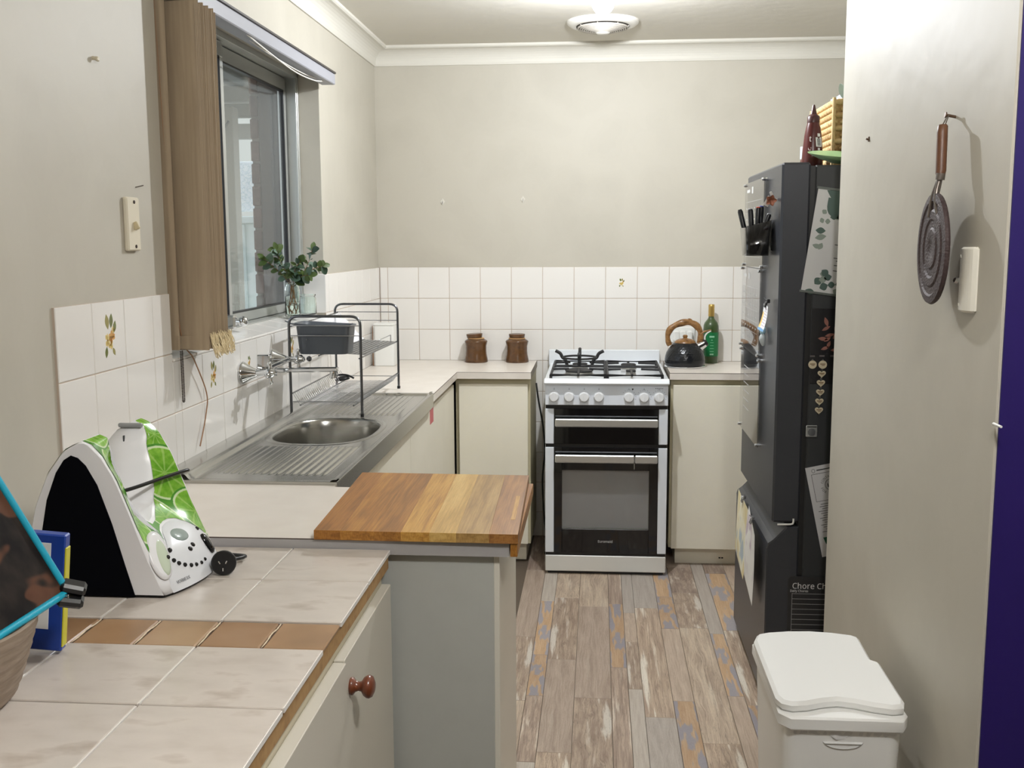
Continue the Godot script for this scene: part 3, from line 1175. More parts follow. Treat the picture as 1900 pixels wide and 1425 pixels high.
func tapware():
	var t = thing("wall_tap", "chrome wall-mounted tap set with two cross handles and a long flat spout", "tap", V(.03, 1.08, 1.89))
	var taps = [V(0, 1.075, 2.044), V(0, 1.083, 1.742)]
	for p in taps:
		var T = Transform3D(Basis(V(0, 0, 1), -PI / 2), p)
		var st = mb()
		lathe(st, P2([.034, .0005, .035, .004, .031, .010, .022, .024, .014, .040, .011, .046]), 32, T, 1.2)
		obj("flange", st, chrome, t)
		st = mb()
		lathe(st, P2([.009, .044, .009, .074, .012, .078, .0145, .086, .013, .096, .008, .102, .0085, .108, 0, .110]), 24, T, 1.0)
		for k in 4:
			var d = V(0, cos(k * PI / 2 + .15), sin(k * PI / 2 + .15))
			tube(st, [p + V(.088, 0, 0) + d * .010, p + V(.088, 0, 0) + d * .022, p + V(.088, 0, 0) + d * .030, p + V(.088, 0, 0) + d * .035], [.0055, .0050, .0078, .003], 12)
		obj("cross_handle", st, chrome, t)
	var st = mb()
	tube(st, [V(.058, 1.0765, 2.03), V(.058, 1.08, 1.90), V(.058, 1.0825, 1.755)], .0085, 16)
	obj("bridge_pipe", st, chrome, t)
	st = mb()
	rbox(st, V(.052, 1.102, 1.985), V(.040, .046, .034), .003, Basis(V(0, 1, 0), .1))
	obj("mixer_block", st, chrome, t)
	st = mb()
	rbox(st, V(.163, 1.0745, 1.955), V(.222, .013, .024), .003, Basis(V(0, 0, 1), .02))
	obj("spout", st, chrome, t)
	st = mb()
	lathe(st, P2([.009, -.016, .0105, -.012, .0105, .006]), 20, Transform3D(Basis(), V(.257, 1.066, 1.955)))
	obj("aerator", st, chrome, t)

func dish_rack():
	var t = thing("dish_rack", "two-tier dark chrome wire dish rack standing over the far drainer", "dish rack", V(.17, .89, 1.38))
	var dm = mat("dark chrome", S(116, 118, 122), .25, 1.0)
	var wire = mat("wire chrome", S(206, 208, 212), .25, 1.0)
	var zn = 1.717
	var zf = 1.04
	for z in [zn, zf]:
		var x0 = .052 if z == zn else .036
		var x1 = .291 if z == zn else .285
		var y = 1.222
		var st = mb()
		var p = [V(x0, .890, z), V(x0, y - .035, z)]
		p.append_array(arc(V(x0, y - .03, z), V(x0, y, z), V(x0 + .034, y, z), 6))
		p.append_array(arc(V(x1 - .034, y, z), V(x1, y, z), V(x1, y - .03, z), 6))
		p.append_array([V(x1, y - .035, z), V(x1, .890, z)])
		tube(st, p, .0046, 10)
		obj("end_frame", st, dm, t)
		st = mb()
		for yy in [1.191, 1.158, .938]: tube(st, [V(x0, yy, z), V(x1, yy, z)], .0020, 6)
		stuff(obj("cross_wires", st, wire, t))
		for x in [x0, x1]:
			st = mb()
			tube(st, [V(x, .8885, z), V(x, .899, z)], .0062, 10)
			obj("foot", st, black, t)
	# upper tray: sloping plate wires and a fine flat mesh
	var st = mb()
	for e in [[.058, 1.188, .046, 1.188], [.110, 1.145, .105, 1.145], [.285, 1.083, .280, 1.075], [.150, 1.092, .15, 1.084]]:
		tube(st, [V(e[0], e[1], zn), V(e[2], e[3], zf)], .0026, 8)
	obj("upper_rail", st, dm, t)
	st = mb()
	for i in 32:
		var f = lerp(.20, .99, i / 31.0)
		var z = lerp(zn, zf, f)
		var s = lerp(0.0, -.008, f)
		tube(st, [V(.054, 1.188, z), V(.150, 1.092 + s, z)], .0014, 5)
		tube(st, [V(.150, 1.090 + s, z), V(.285, 1.082 + s, z)], .0012, 5)
	for i in 9:
		var x = .15 + i * .0156
		tube(st, [V(x, 1.0895 - (x - .15) * .06, 1.585), V(x, 1.083 - (x - .15) * .06, zf)], .0010, 5)
	stuff(obj("upper_wires", st, wire, t))
	st = mb()
	tube(st, [V(.26, 1.078, 1.30), V(.262, 1.104, 1.30), V(.268, 1.106, 1.26), V(.268, 1.106, 1.10), V(.266, 1.078, 1.09)], .0018, 6)
	obj("guard_wire", st, wire, t)
	# lower tray
	st = mb()
	for e in [[.056, .966, .040, .960], [.082, .926, .070, .920], [.288, .958, .282, .950], [.262, .926, .258, .920]]:
		tube(st, [V(e[0], e[1], zn), V(e[2], e[3], zf)], .0026, 8)
	obj("lower_rail", st, dm, t)
	st = mb()
	for i in 30:
		var f = (i + .5) / 30.0
		var z = lerp(zn, zf, f)
		var s = lerp(0.0, -.006, f)
		tube(st, [V(.054, .966 + s, z), V(.078, .926 + s, z), V(.264, .926 + s, z), V(.287, .958 + s, z)], .0011, 5)
	for i in 5:
		var x = .100 + i * .036
		tube(st, [V(x, .9265, zn), V(x, .9205, zf)], .0013, 5)
	stuff(obj("lower_wires", st, wire, t))
	for e in [V(.118, 1.082, zn + .004)]:
		st = mb()
		lathe(st, P2([.003, -.004, .008, -.003, .009, 0, .008, .003, .003, .004]), 14, Transform3D(Basis(V(1, 0, 0), PI / 2), e))
		obj("hinge_loop", st, dm, t)
	# cutlery tub hooked inside the near frame
	var c = thing("cutlery_tub", "dark grey plastic cutlery tub in the top of the dish rack", "tub", V(.165, 1.094, 1.665))
	var pm = mat("grey tub", S(92, 97, 103), .4)
	st = mb()
	var rings = []
	for r in [[.080, .104, .000, 1], [.082, .106, .003, 1], [.090, .120, .088, 1], [.094, .126, .091, 1], [.094, .126, .094, 1], [.087, .114, .094, 0], [.078, .100, .006, 0]]:
		var ring = []
		var pg = rrect(r[0] * 2, r[1], .022, 5)
		for v in pg: ring.append(V(.160 + v.x, 1.0955 + r[2] + (.010 * clamp((v.x / r[0]), -1, 0) * -1.0 if r[2] > .05 else 0.0), 1.655 - v.y))
		rings.append(ring)
	loft(st, rings, true, true)
	obj("tub_body", st, pm, c)
	st = mb()
	tube(st, [V(.075, 1.194, 1.69), V(.055, 1.196, 1.695), V(.034, 1.206, 1.70)], [.005, .005, .004], 8, false, .5)
	obj("hook", st, pm, c)

# ---------------------------------------------------------------- window sill
func leaf_shape(st, at, dir, up, l, w, curl = .15):
	var d = dir.normalized()
	var s = d.cross(up).normalized()
	var n = s.cross(d)
	var rows = []
	for i in 6:
		var t = i / 5.0
		var hw = w * pow(sin(PI * (t * .92 + .04)), .75)
		var c = at + d * l * t + n * (-curl * l * t * t)
		rows.append([c - s * hw + n * hw * .25, c, c + s * hw + n * hw * .25])
	st.set_smooth_group(2)
	for i in 5:
		for k in 2:
			quad(st, rows[i][k], rows[i][k + 1], rows[i + 1][k + 1], rows[i + 1][k])

func sill_things():
	var gl = mat("jar glass", Color(.97, 1, .98, .05), .02)
	gl.refraction_enabled = true
	gl.refraction_scale = .05
	gl.albedo_color = Color(.97, 1, .985, 0.0)
	var at = V(-.045, 1.1905, 1.335)
	var j = thing("glass_vase", "clear glass jar of eucalyptus cuttings with roots in water on the sill", "vase", at)
	var st = mb()
	lathe(st, P2([0, 0, .022, 0, .027, .003, .0275, .01, .0275, .100, .0255, .112, .022, .118, .0225, .124, .0245, .127, .0205, .127, .020, .118, .0245, .108, .0255, .098, .0255, .008, .022, .005, 0, .005]), 32, Transform3D(Basis(), at), .9)
	obj("jar", st, gl, j)
	st = mb()
	lathe(st, P2([0, .0052, .0215, .0052, .0252, .0085, .0252, .045, 0, .045]), 32, Transform3D(Basis(), at), .9)
	var wm = mat("water", Color(.96, .98, .96, 0), .02)
	wm.refraction_enabled = true
	wm.refraction_scale = .033
	obj("water", st, wm, j)
	var stem_m = mat("stem", S(120, 92, 60), .6)
	var root_m = mat("root", S(148, 104, 58), .7)
	st = mb()
	for i in 7:
		var a = i * 1.3
		tube(st, spline([at + V(.004 * cos(a), .115, .004 * sin(a)), at + V(.008 * cos(a + 1), .075, .008 * sin(a + 1)), at + V(.014 * cos(a + 2), .04, .014 * sin(a + 2)), at + V(.010 * cos(a + 3), .012, .010 * sin(a + 3))]), .0016, 5)
	stuff(obj("roots", st, root_m, j))
	var lm = [mat("leaf dark", S(44, 68, 50), .5), mat("leaf grey green", S(88, 112, 94), .55), mat("leaf olive", S(74, 94, 42), .5)]
	for m in lm:
		m.backlight_enabled = true
		m.backlight = Color(.05, .08, .04)
	# branches: base to tip in local metres, then paired round leaves
	var br = [[V(.0, .11, 0), V(-.012, .16, .02), V(-.028, .205, .045), V(-.035, .245, .06)], [V(.0, .11, 0), V(-.02, .15, .03), V(-.05, .19, .07), V(-.07, .215, .10)], [V(.004, .11, 0), V(.03, .15, -.02), V(.05, .20, -.05), V(.062, .245, -.06)], [V(.004, .11, 0), V(.035, .14, -.02), V(.07, .175, -.04), V(.10, .185, -.06)], [V(.002, .11, .004), V(.016, .15, .02), V(.02, .18, .02), V(.035, .205, .0)], [V(0, .11, 0), V(.02, .135, .015), V(.04, .15, .02), V(.07, .155, .02)]]
	var ls = [mb(), mb(), mb()]
	var rr = RandomNumberGenerator.new()
	rr.seed = 12
	st = mb()
	var n = 0
	for b in br:
		var p = []
		for v in spline(b, 6): p.append(at + v)
		tube(st, p, .0014, 5)
		for k in range(5, p.size(), 1 if n < 4 else 2):
			var dir = (p[k] - p[k - 1]).normalized()
			var side = dir.cross(V(rr.randf_range(-1, 1), rr.randf_range(-.4, .4), rr.randf_range(-1, 1))).normalized()
			for s in [-1, 1]:
				var l = rr.randf_range(.020, .036)
				leaf_shape(ls[rr.randi() % 3], p[k], side * s + dir * .45, V(rr.randf_range(-.5, .9), .5, rr.randf_range(.2, 1)), l, l * rr.randf_range(.36, .46))
			n += 1
		leaf_shape(ls[2], p[-1], p[-1] - p[-2], V(.5, .3, 1), .03, .010)
	obj("stems", st, stem_m, j)
	for i in 3: stuff(obj("leaves", ls[i], lm[i], j))
	at = V(-.04, 1.1885, 1.155)
	j = thing("glass_jar", "low empty clear glass jar on the sill beside the vase", "jar", at)
	st = mb()
	lathe(st, P2([0, 0, .030, 0, .034, .004, .034, .058, .030, .066, .029, .070, .032, .073, .032, .078, .027, .078, .0265, .068, .031, .057, .031, .007, .028, .005, 0, .005]), 32, Transform3D(Basis(), at), .9)
	obj("jar_body", st, gl, j)

# ---------------------------------------------------------------- cooker
func stove():
	var t = thing("gas_cooker", "white freestanding gas cooker with black glass doors and silver handles", "cooker", V(1.106, 0, .32))
	var en = mat("white enamel", S(236, 240, 244), .16)
	var silver = mat("panel silver", S(230, 235, 242), .4)
	var bg = mat("black glass", S(10, 11, 15), .05)
	var x0 = .842
	var x1 = 1.371
	var st = mb()
	bx(st, x0, .03, .03, x1, .85, .575, .002)
	obj("body", st, mat("cooker side", S(214, 216, 218), .4), t)
	st = mb()
	# hob pressing: raised rim, sunken middle
	prism(st, P2([.03, .852, .625, .852, .629, .858, .620, .872, .606, .876, .585, .874, .57, .868, .10, .868, .085, .874, .03, .876]), axes(V(x0 - .004, 0, 0), V(0, 0, 1), V(0, 1, 0), V(-1, 0, 0)) * Transform3D(Basis(), V(0, 0, -(x1 - x0 + .008))), x1 - x0 + .008, .003)
	obj("hob", st, en, t)
	st = mb()
	for x in [x0 - .003, 1.098, x1 - .022]: bx(st, x, .862, .06, x + (.025 if x != 1.098 else .014), .874, .60, .003)
	obj("hob_ribs", st, en, t)
	st = mb()
	bx(st, x0 - .010, .862, .022, x1 - .006, .942, .040, .003)
	obj("splash_riser", st, en, t)
	st = mb()
	bx(st, x0, .759, .575, x1, .8505, .602, .002)
	obj("control_panel", st, silver, t)
	for g in [[.742, .760], [.572, .588], [.085, .10]]:
		st = mb()
		bx(st, x0 + .002, g[0], .56, x1 - .002, g[1], .594, .001)
		obj("vent_gap", st, black, t)
	var km = mat("knob white", S(236, 238, 240), .3)
	for x in [.881, .946, 1.011, 1.074, 1.203, 1.268, 1.332]:
		st = mb()
		lathe(st, P2([.0225, 0, .0225, .004, .0205, .006, .0195, .024, .0175, .0265, 0, .0268]), 36, Transform3D(Basis(V(1, 0, 0), PI / 2), V(x, .797, .602)), .5)
		rbox(st, V(x, .7995, .6285), V(.005, .034, .002), .0006, Basis(V(0, 0, 1), rng.randf_range(-.05, .05)))
		obj("knob", st, km, t)
	var ink = mat("panel ink", S(120, 124, 132), .6)
	st = mb()
	for x in [.881, .946, 1.011, 1.074, 1.203, 1.268, 1.332]:
		rbox(st, V(x, .828, .6021), V(.006, .0014, .0004), 0)
		rbox(st, V(x, .8315, .6021), V(.0014, .006, .0004), 0)
		if x > 1.1:
			for k in 9:
				var a = -.9 + k * .35
				rbox(st, V(x + .030 * sin(a), .797 + .030 * cos(a), .6021), V(.003, .0016, .0004), 0)
	for k in 5: rbox(st, V(1.318 + k * .007, .8335, .6021), V(.005, .003, .0004), 0)
	stuff(obj("panel_print", st, ink, t))
	st = mb()
	lathe(st, P2([.0035, 0, .003, .002, 0, .0022]), 12, Transform3D(Basis(V(1, 0, 0), PI / 2), V(1.219, .830, .602)))
	obj("ignition_button", st, black, t)
	var hm = mat("handle silver", S(208, 208, 206), .3, .85)
	for d in [[.588, .742, .668, .703, 0], [.100, .572, .510, .545, 1]]:
		var dr = Node3D.new()
		dr.position = V(1.1, d[0], .6)
		put(t, dr, "door")
		st = mb()
		bx(st, x0, d[0], .578, .880, d[1], .6005, .002)
		obj("side_pillar", st, silver, dr)
		st = mb()
		bx(st, 1.333, d[0], .578, x1, d[1], .6005, .002)
		obj("side_pillar", st, silver, dr)
		st = mb()
		if d[4] == 0: bx(st, .880, d[0], .578, 1.333, d[1], .599, .001)
		else:
			bx(st, .880, d[0], .578, .916, d[1], .599, .001)
			bx(st, 1.294, d[0], .578, 1.333, d[1], .599, .001)
			bx(st, .916, .471, .578, 1.294, d[1], .599, .001)
			bx(st, .916, d[0], .578, 1.294, .207, .599, .001)
		obj("black_glass", st, bg, dr)
		st = mb()
		bx(st, .886, d[3] + .004, .598, 1.327, d[3] + .009, .603, .001)
		obj("trim_line", st, mat("dark trim", S(90, 92, 96), .3, .5), dr)
		st = mb()
		for s in [[.886, 1.328]] if d[4] == 0 else [[.886, 1.2285], [1.2305, 1.328]]:
			rbox(st, V((s[0] + s[1]) / 2, (d[2] + d[3]) / 2, .628), V(s[1] - s[0], d[3] - d[2], .014), .004)
		for x in [.90, 1.314]: bx(st, x - .008, d[2] + .006, .598, x + .008, d[3] - .006, .624, .002)
		obj("handle", st, hm, dr)
		if d[4]:
			st = mb()
			bx(st, .914, .205, .50, 1.296, .473, .503, 0)
			bx(st, .914, .205, .50, 1.296, .208, .585, 0)
			bx(st, .914, .470, .50, 1.296, .473, .585, 0)
			bx(st, .914, .205, .50, .917, .473, .585, 0)
			bx(st, 1.293, .205, .50, 1.296, .473, .585, 0)
			obj("oven_cavity", st, mat("oven grey", S(150, 148, 140), .6), dr)
			st = mb()
			for y in [.358, .232]:
				tube(st, [V(.918, y, .572), V(1.292, y, .572)], .0026, 6)
			obj("rack_rails", st, mat("rack", S(214, 212, 200), .3, .6), dr)
			st = mb()
			bx(st, .912, .203, .5805, 1.298, .475, .5835, 0)
			var om = mat("oven glass", S(70, 70, 66), .04)
			om.transparency = BaseMaterial3D.TRANSPARENCY_ALPHA
			om.albedo_color.a = .22
			obj("oven_window", st, om, dr)
			lettering("Euromaid", .011, mat("logo silver", S(206, 206, 206), .4), dr, on_z(1.106, .152, .5992))
			st = mb()
			tube(st, [V(1.2295, .505, .60), V(1.2295, .478, .60)], .0016, 6)
			obj("cloth_hook", st, hm, dr)
	st = mb()
	bx(st, x0, .014, .56, x1, .086, .598, .003)
	obj("storage_drawer", st, mat("drawer white", S(226, 226, 222), .35), t)
	st = mb()
	bx(st, x0 + .01, 0, .05, x1 - .01, .03, .58, .001)
	obj("plinth", st, black, t)
	# burners
	var iron = mat("cast iron", S(26, 26, 28), .55)
	var brn = mat("burner alloy", S(168, 166, 160), .35, .8)
	for b in [[.985, .41, .064], [.985, .16, .036], [1.212, .18, .036], [1.216, .42, .023]]:
		var c = V(b[0], .868, b[1])
		st = mb()
		lathe(st, P2([b[2] * 1.06, 0, b[2] * 1.06, .004, b[2] * .96, .006, b[2] * .94, .015, b[2] * .82, .017, 0, .017]), 32, Transform3D(Basis(), c))
		obj("burner", st, brn, t)
		st = mb()
		lathe(st, P2([b[2] * .98, .0172, b[2] * .98, .021, b[2] * .85, .0245, b[2] * .4, .0255, 0, .0255]), 32, Transform3D(Basis(), c))
		obj("burner_cap", st, iron, t)
	for g in [[.866, 1.101, [[.985, .41], [.985, .16]]], [1.111, 1.346, [[1.216, .42], [1.212, .18]]]]:
		st = mb()
		var y = .889
		tube(st, [V(g[0], y, .595), V(g[0], y + .003, .09), V(g[1], y + .003, .09), V(g[1], y, .595)], .0062, 8, true)
		var zm = (g[2][0][1] + g[2][1][1]) / 2
		tube(st, [V(g[0], y + .003, zm), V(g[1], y + .003, zm)], .0062, 8)
		for p in g[2]:
			for q in [[V(g[0], y + .004, p[1]), V(p[0] - .045, y + .006, p[1])], [V(g[1], y + .004, p[1]), V(p[0] + .045, y + .006, p[1])]]:
				tube(st, [q[0], q[1]], [.0058, .0050], 8)
			var ze = .595 if p[1] > .3 else .09
			tube(st, [V(p[0], y, ze), V(p[0], y + .006, p[1] + (.035 if ze > .3 else -.03))], .0056, 8)
		for x in [g[0], g[1]]:
			for z in [.10, .585]: tube(st, [V(x, y, z), V(x, .867, z)], .0065, 8)
		obj("pan_support", st, iron, t)
	# wok stand on the back left burner
	st = mb()
	var c = V(.984, .928, .25)
	var p = []
	for k in 28: p.append(c + V(.078 * cos(TAU * k / 28), 0, .078 * sin(TAU * k / 28)))
	tube(st, p, .0048, 8, true)
	for a in [-.08, PI + .08, PI / 2, -PI / 2]:
		var d = V(cos(a), 0, sin(a))
		tube(st, spline([c + d * .058 + V(0, -.036, 0), c + d * .066 + V(0, -.012, 0), c + d * .080, c + d * .090 + V(0, .018, 0), c + d * .112 + V(0, .030, 0)]), .0058, 8, false, 1.3)
	var wk = obj("wok_stand", st, iron)
	tag(wk, "black cast iron wok ring with curved arms on the back of the hob", "wok stand")
	# flex in the gap beside the cooker
	st = mb()
	tube(st, spline([V(.78, .80, .20), V(.792, .72, .22), V(.815, .60, .25), V(.823, .48, .26), V(.812, .34, .25), V(.822, .16, .27), V(.834, .06, .3), V(.83, .02, .36)]), .0042, 8)
	tag(obj("power_flex", st, black), "black power flex hanging in the gap left of the cooker", "cable")

# ---------------------------------------------------------------- things on the benches
func counter_things():
	var gm = mat("brown glaze", Color.WHITE, .22)
	gm.albedo_texture = ntex(.03, [S(66, 46, 32), S(98, 67, 38), S(80, 56, 37)], 101, 256, 4)
	tri_map(gm, 3.0)
	var rim = mat("bare clay", S(206, 164, 112), .7)
	for i in 2:
		var at = [V(.481, .884, .068), V(.679, .884, .064)][i]
		var t = thing("storage_canister", ["waisted brown stoneware canister nearer the sink corner, its lid slightly tilted", "waisted brown stoneware canister nearer the cooker, its lid sitting level"][i], "canister", at, "brown stoneware canisters")
		var T = Transform3D(Basis(V(0, 1, 0), i * 1.3), at)
		var st = mb()
		lathe(st, P2([0, 0, .055, 0, .057, .003, .056, .014, .0515, .035, .0495, .055, .050, .078, .0545, .096, .0555, .100, .052, .105, .040, .112, .038, .114]), 40, T, .9)
		obj("jar_body", st, gm, t)
		st = mb()
		lathe(st, P2([.0385, .1135, .0405, .114, .0405, .1165, .0385, .117]), 40, T)
		obj("clay_rim", st, rim, t)
		st = mb()
		var L = T * Transform3D(Basis(V(0, 0, 1), .06 if i == 0 else 0.0), V(0, .001 if i == 0 else 0.0, 0))
		lathe(st, P2([.035, .1165, .0365, .118, .0395, .133, .0385, .136, .030, .1375, 0, .137]), 40, L, .9)
		obj("lid", st, gm, t)
	# white box in the corner behind the rack
	var at = V(.068, .884, .22)
	var wb = thing("white_container", "tall white plastic container in the corner behind the dish rack", "container", at)
	var st = mb()
	prism(st, rrect(.098, .098, .012, 5), axes(at, V(1, 0, 0), V(0, 0, -1), V(0, 1, 0)), .190, .003, 0)
	obj("container_body", st, white_plastic, wb)
	st = mb()
	prism(st, rrect(.102, .102, .013, 5), axes(at + V(0, .190, 0), V(1, 0, 0), V(0, 0, -1), V(0, 1, 0)), .010, .003, 0)
	obj("container_lid", st, white_plastic, wb)
	st = mb()
	tube(st, [V(.018, .886, .272), V(.018, 1.075, .272)], [.003, .0018], 6)
	tag(obj("drip_rod", st, mat("rusty rod", S(120, 86, 60), .6)), "thin brown rod standing against the white corner container", "rod")
	# power point behind the kettle
	var pp = thing("power_point", "white double power point with white plugs behind the kettle", "power point", V(1.475, 1.012, .004))
	st = mb()
	prism(st, rrect(.118, .074, .006, 4), on_z(1.475, 1.012, .0005), .009, .002, 0)
	obj("plate", st, white_plastic, pp)
	for x in [1.444, 1.475, 1.506]:
		st = mb()
		prism(st, rrect(.030, .052, .010, 4), on_z(x, 1.008, .009), .032, .005, 0)
		obj("plug", st, white_plastic, pp)
	# kettle
	at = V(1.4705, .884, .215)
	var k = thing("whistling_kettle", "black hammered whistling kettle with a brown wood-look looped handle", "kettle", at)
	var T = Transform3D(Basis(), at)
	var bm = mat("hammered black", S(26, 28, 32), .24)
	bm.metallic = .2
	st = mb()
	lathe(st, P2([0, 0, .088, 0, .0935, .002, .0935, .006, .090, .008]), 48, T)
	obj("steel_base", st, chrome, k)
	st = mb()
	# dimpled body
	var rings = []
	var pr = P2([.089, .008, .0925, .022, .0925, .036, .090, .052, .0845, .068, .077, .082, .067, .095, .057, .105, .048, .112])
	var dense = []
	for i in pr.size() - 1:
		for q in 5: dense.append(pr[i].lerp(pr[i + 1], q / 5.0))
	dense.append(pr[-1])
	for i in dense.size():
		var ring = []
		for q in 120:
			var a = -TAU * q / 120
			var row = floor(i / 3.3)
			var ph = (fposmod(q / 120.0 * 34 + (.5 if int(row) % 2 else 0.0), 1.0) - .5) * 2
			var pv = (fposmod(i / 3.3, 1.0) - .5) * 2
			var dp = max(0.0, 1 - ph * ph - pv * pv) * .0011 * smoothstep(.03, .05, dense[i].y)
			ring.append(at + V(cos(a) * (dense[i].x - dp), dense[i].y - dp * .3, sin(a) * (dense[i].x - dp)))
		rings.append(ring)
	loft(st, rings, false, false, false, 3)
	obj("kettle_body", st, bm, k)
	st = mb()
	lathe(st, P2([.049, .111, .0475, .116, .040, .123, .026, .129, .012, .131, .009, .134, .012, .142, .008, .147, 0, .148]), 36, T, 1.0)
	var wl = mat("printed wood", Color.WHITE, .3)
	wl.albedo_texture = ntex(.02, [S(66, 42, 22), S(116, 80, 44), S(154, 114, 68), S(86, 56, 30)], 111, 256, 4)
	tri_map(wl, V(5, 12, 5))
	obj("lid", st, wl, k)
	st = mb()
	var hp = []
	for v in P2([-.070, .098, -.078, .118, -.080, .145, -.070, .172, -.048, .190, -.018, .202, .012, .206, .042, .196, .062, .176, .070, .150, .068, .122, .058, .100]): hp.append(at + V(v.x, v.y, 0))
	var rr = []
	hp = spline(hp, 4)
	for i in hp.size():
		var f = float(i) / hp.size()
		rr.append(.0085 + .0035 * sin(f * PI) + .0014 * sin(f * 31))
	tube(st, hp, rr, 12, false, 1.25)
	tube(st, spline([at + V(.010, .206, 0), at + V(.016, .218, 0), at + V(.030, .216, 0)], 4), [.007, .007, .007, .0065, .006, .005, .004, .003, .002], 8)
	obj("handle", st, wl, k)
	st = mb()
	tube(st, [at + V(.054, .086, 0), at + V(.075, .098, 0), at + V(.092, .109, 0)], [.023, .020, .0165], 20)
	obj("spout", st, chrome, k)
	st = mb()
	tube(st, [at + V(.090, .108, 0), at + V(.096, .112, 0), at + V(.101, .115, 0)], [.0172, .017, .012], 18)
	obj("whistle", st, black, k)
	st = mb()
	tube(st, spline([at + V(.066, .148, 0), at + V(.082, .160, 0), at + V(.102, .166, 0), at + V(.118, .170, 0)], 3), [.010, .011, .011, .0105, .010, .009, .008, .007, .006, .004], 10, false, .5)
	obj("whistle_lever", st, wl, k)
	st = mb()
	tube(st, spline([at + V(.117, .166, 0), at + V(.100, .156, 0), at + V(.090, .140, 0), at + V(.090, .118, 0)], 3), .006, 10, false, .6)
	obj("lever_lining", st, white_plastic, k)
	# bottle
	at = V(1.604, .884, .062)
	var b = thing("green_bottle", "tall green glass bottle with a green label and gold cap beside the kettle", "bottle", at)
	T = Transform3D(Basis(), at)
	var gb = mat("bottle glass", S(58, 92, 8), .04)
	gb.albedo_color.a = .25
	gb = mat("bottle green", S(44, 70, 14), .05)
	gb.clearcoat_enabled = true
	st = mb()
	lathe(st, P2([0, 0, .034, 0, .0365, .004, .0365, .160, .0355, .178, .031, .192, .022, .203, .0150, .212, .013, .220, .0125, .262, 0, .262]), 40, T, .9)
	obj("bottle_glass", st, gb, b)
	st = mb()
	lathe(st, P2([.0142, .222, .0146, .226, .0140, .240, .0144, .242, .0140, .262, .0145, .266, .0140, .277, .012, .279, 0, .279]), 28, T, .8)
	obj("cap", st, mat("gold foil", S(196, 164, 92), .32, .7), b)
	st = mb()
	rings = []
	for y in [.034, .148]:
		var ring = []
		for q in 24:
			var a = deg_to_rad(lerp(150.0, 20.0, q / 23.0))
			ring.append(at + V(cos(a) * .0368, y, sin(a) * .0368))
		ring.reverse()
		rings.append(ring)
	loft(st, rings, false, false, false, 2, true)
	obj("label", st, mat("green label", S(10, 112, 60), .4), b)
	st = mb()
	for r in [[.128, .020, .008], [.112, .006, .003], [.100, .014, .0016], [.086, .014, .0016], [.072, .016, .0016], [.058, .016, .0016], [.044, .015, .007]]:
		for q in 7:
			var a = deg_to_rad(88.0) - (q - 3) / 3.0 * r[1] / .0368 * .5
			rbox(st, at + V(cos(a) * .0370, r[0], sin(a) * .0370), V(r[1] / 6.0, r[2], .0004), 0, Basis(V(0, 1, 0), PI / 2 - a))
	obj("label_print", st, mat("label pale", S(150, 202, 170), .5), b)
	# hooks stuck on the end wall
	var hk = mat("clear hook", S(214, 210, 200), .15)
	for i in 2:
		var p = [V(.316, 1.654, -.0065), V(.705, 1.662, -.0065)][i]
		var h = thing("adhesive_hook", ["small clear diamond adhesive hook on the end wall, above the sink corner", "small clear diamond adhesive hook on the end wall, above the canisters"][i], "hook", p, "clear adhesive hooks on the end wall")
		st = mb()
		prism(st, P2([0, .017, .012, 0, 0, -.017, -.012, 0]), on_z(p.x, p.y, p.z), .002, .0008)
		obj("hook_plate", st, hk, h)
		st = mb()
		tube(st, spline([p + V(0, .004, .002), p + V(0, -.002, .006), p + V(0, -.008, .008), p + V(0, -.008, .012), p + V(0, -.003, .013)], 3), .0012, 6)
		obj("hook_wire", st, chrome, h)

func chopping_board():
	var t = thing("chopping_board", "thick striped hardwood chopping board with a lip hooked over the bench end", "chopping board", V(.705, .884, 2.88))
	var A = [Vector2(.513, 3.134), Vector2(.916, 3.139), Vector2(.9035, 2.622), Vector2(.493, 2.614)]
	var tones = [[S(117, 74, 26), S(157, 102, 40), S(182, 126, 57)], [S(126, 82, 28), S(170, 114, 45), S(199, 146, 67)], [S(119, 76, 26), S(159, 106, 42), S(189, 134, 62)], [S(155, 108, 43), S(195, 144, 65), S(220, 176, 94)], [S(176, 138, 73), S(205, 166, 95), S(224, 190, 120)], [S(136, 104, 57), S(170, 134, 78), S(193, 158, 99)], [S(117, 76, 38), S(155, 106, 55), S(180, 130, 72)]]
	var cuts = [0.0, .13, .30, .43, .57, .70, .86, 1.0]
	for i in 7:
		var m = mat("stave %d" % i, Color.WHITE, .38)
		m.albedo_texture = wood_texture(tones[i][0], tones[i][1], tones[i][2], 120 + i, 2.4 + i % 3)
		var p = []
		for c in [[cuts[i], 0], [cuts[i + 1], 0], [cuts[i + 1], 1], [cuts[i], 1]]:
			var f = A[0].lerp(A[1], c[0])
			var b = A[3].lerp(A[2], c[0])
			var q = f.lerp(b, c[1])
			p.append(Vector2(q.x, -q.y))
		var st = mb()
		prism(st, p, axes(V(0, .8846, 0), V(1, 0, 0), V(0, 0, -1), V(0, 1, 0)), .0189, .0004)
		obj("stave", st, m, t)
	var st = mb()
	bx(st, .9005, .8575, 2.63, .9145, .8850, 3.136, .0012)
	obj("lip", st, MATS["stave 2"], t)
	st = mb()
	prism(st, P2([.893, -3.03, .902, -3.03, .8975, -2.83, .889, -2.83]), axes(V(0, .9030, 0), V(1, 0, 0), V(0, 0, -1), V(0, 1, 0)), .0008, .0002)
	obj("inlay", st, MATS["stave 3"], t)

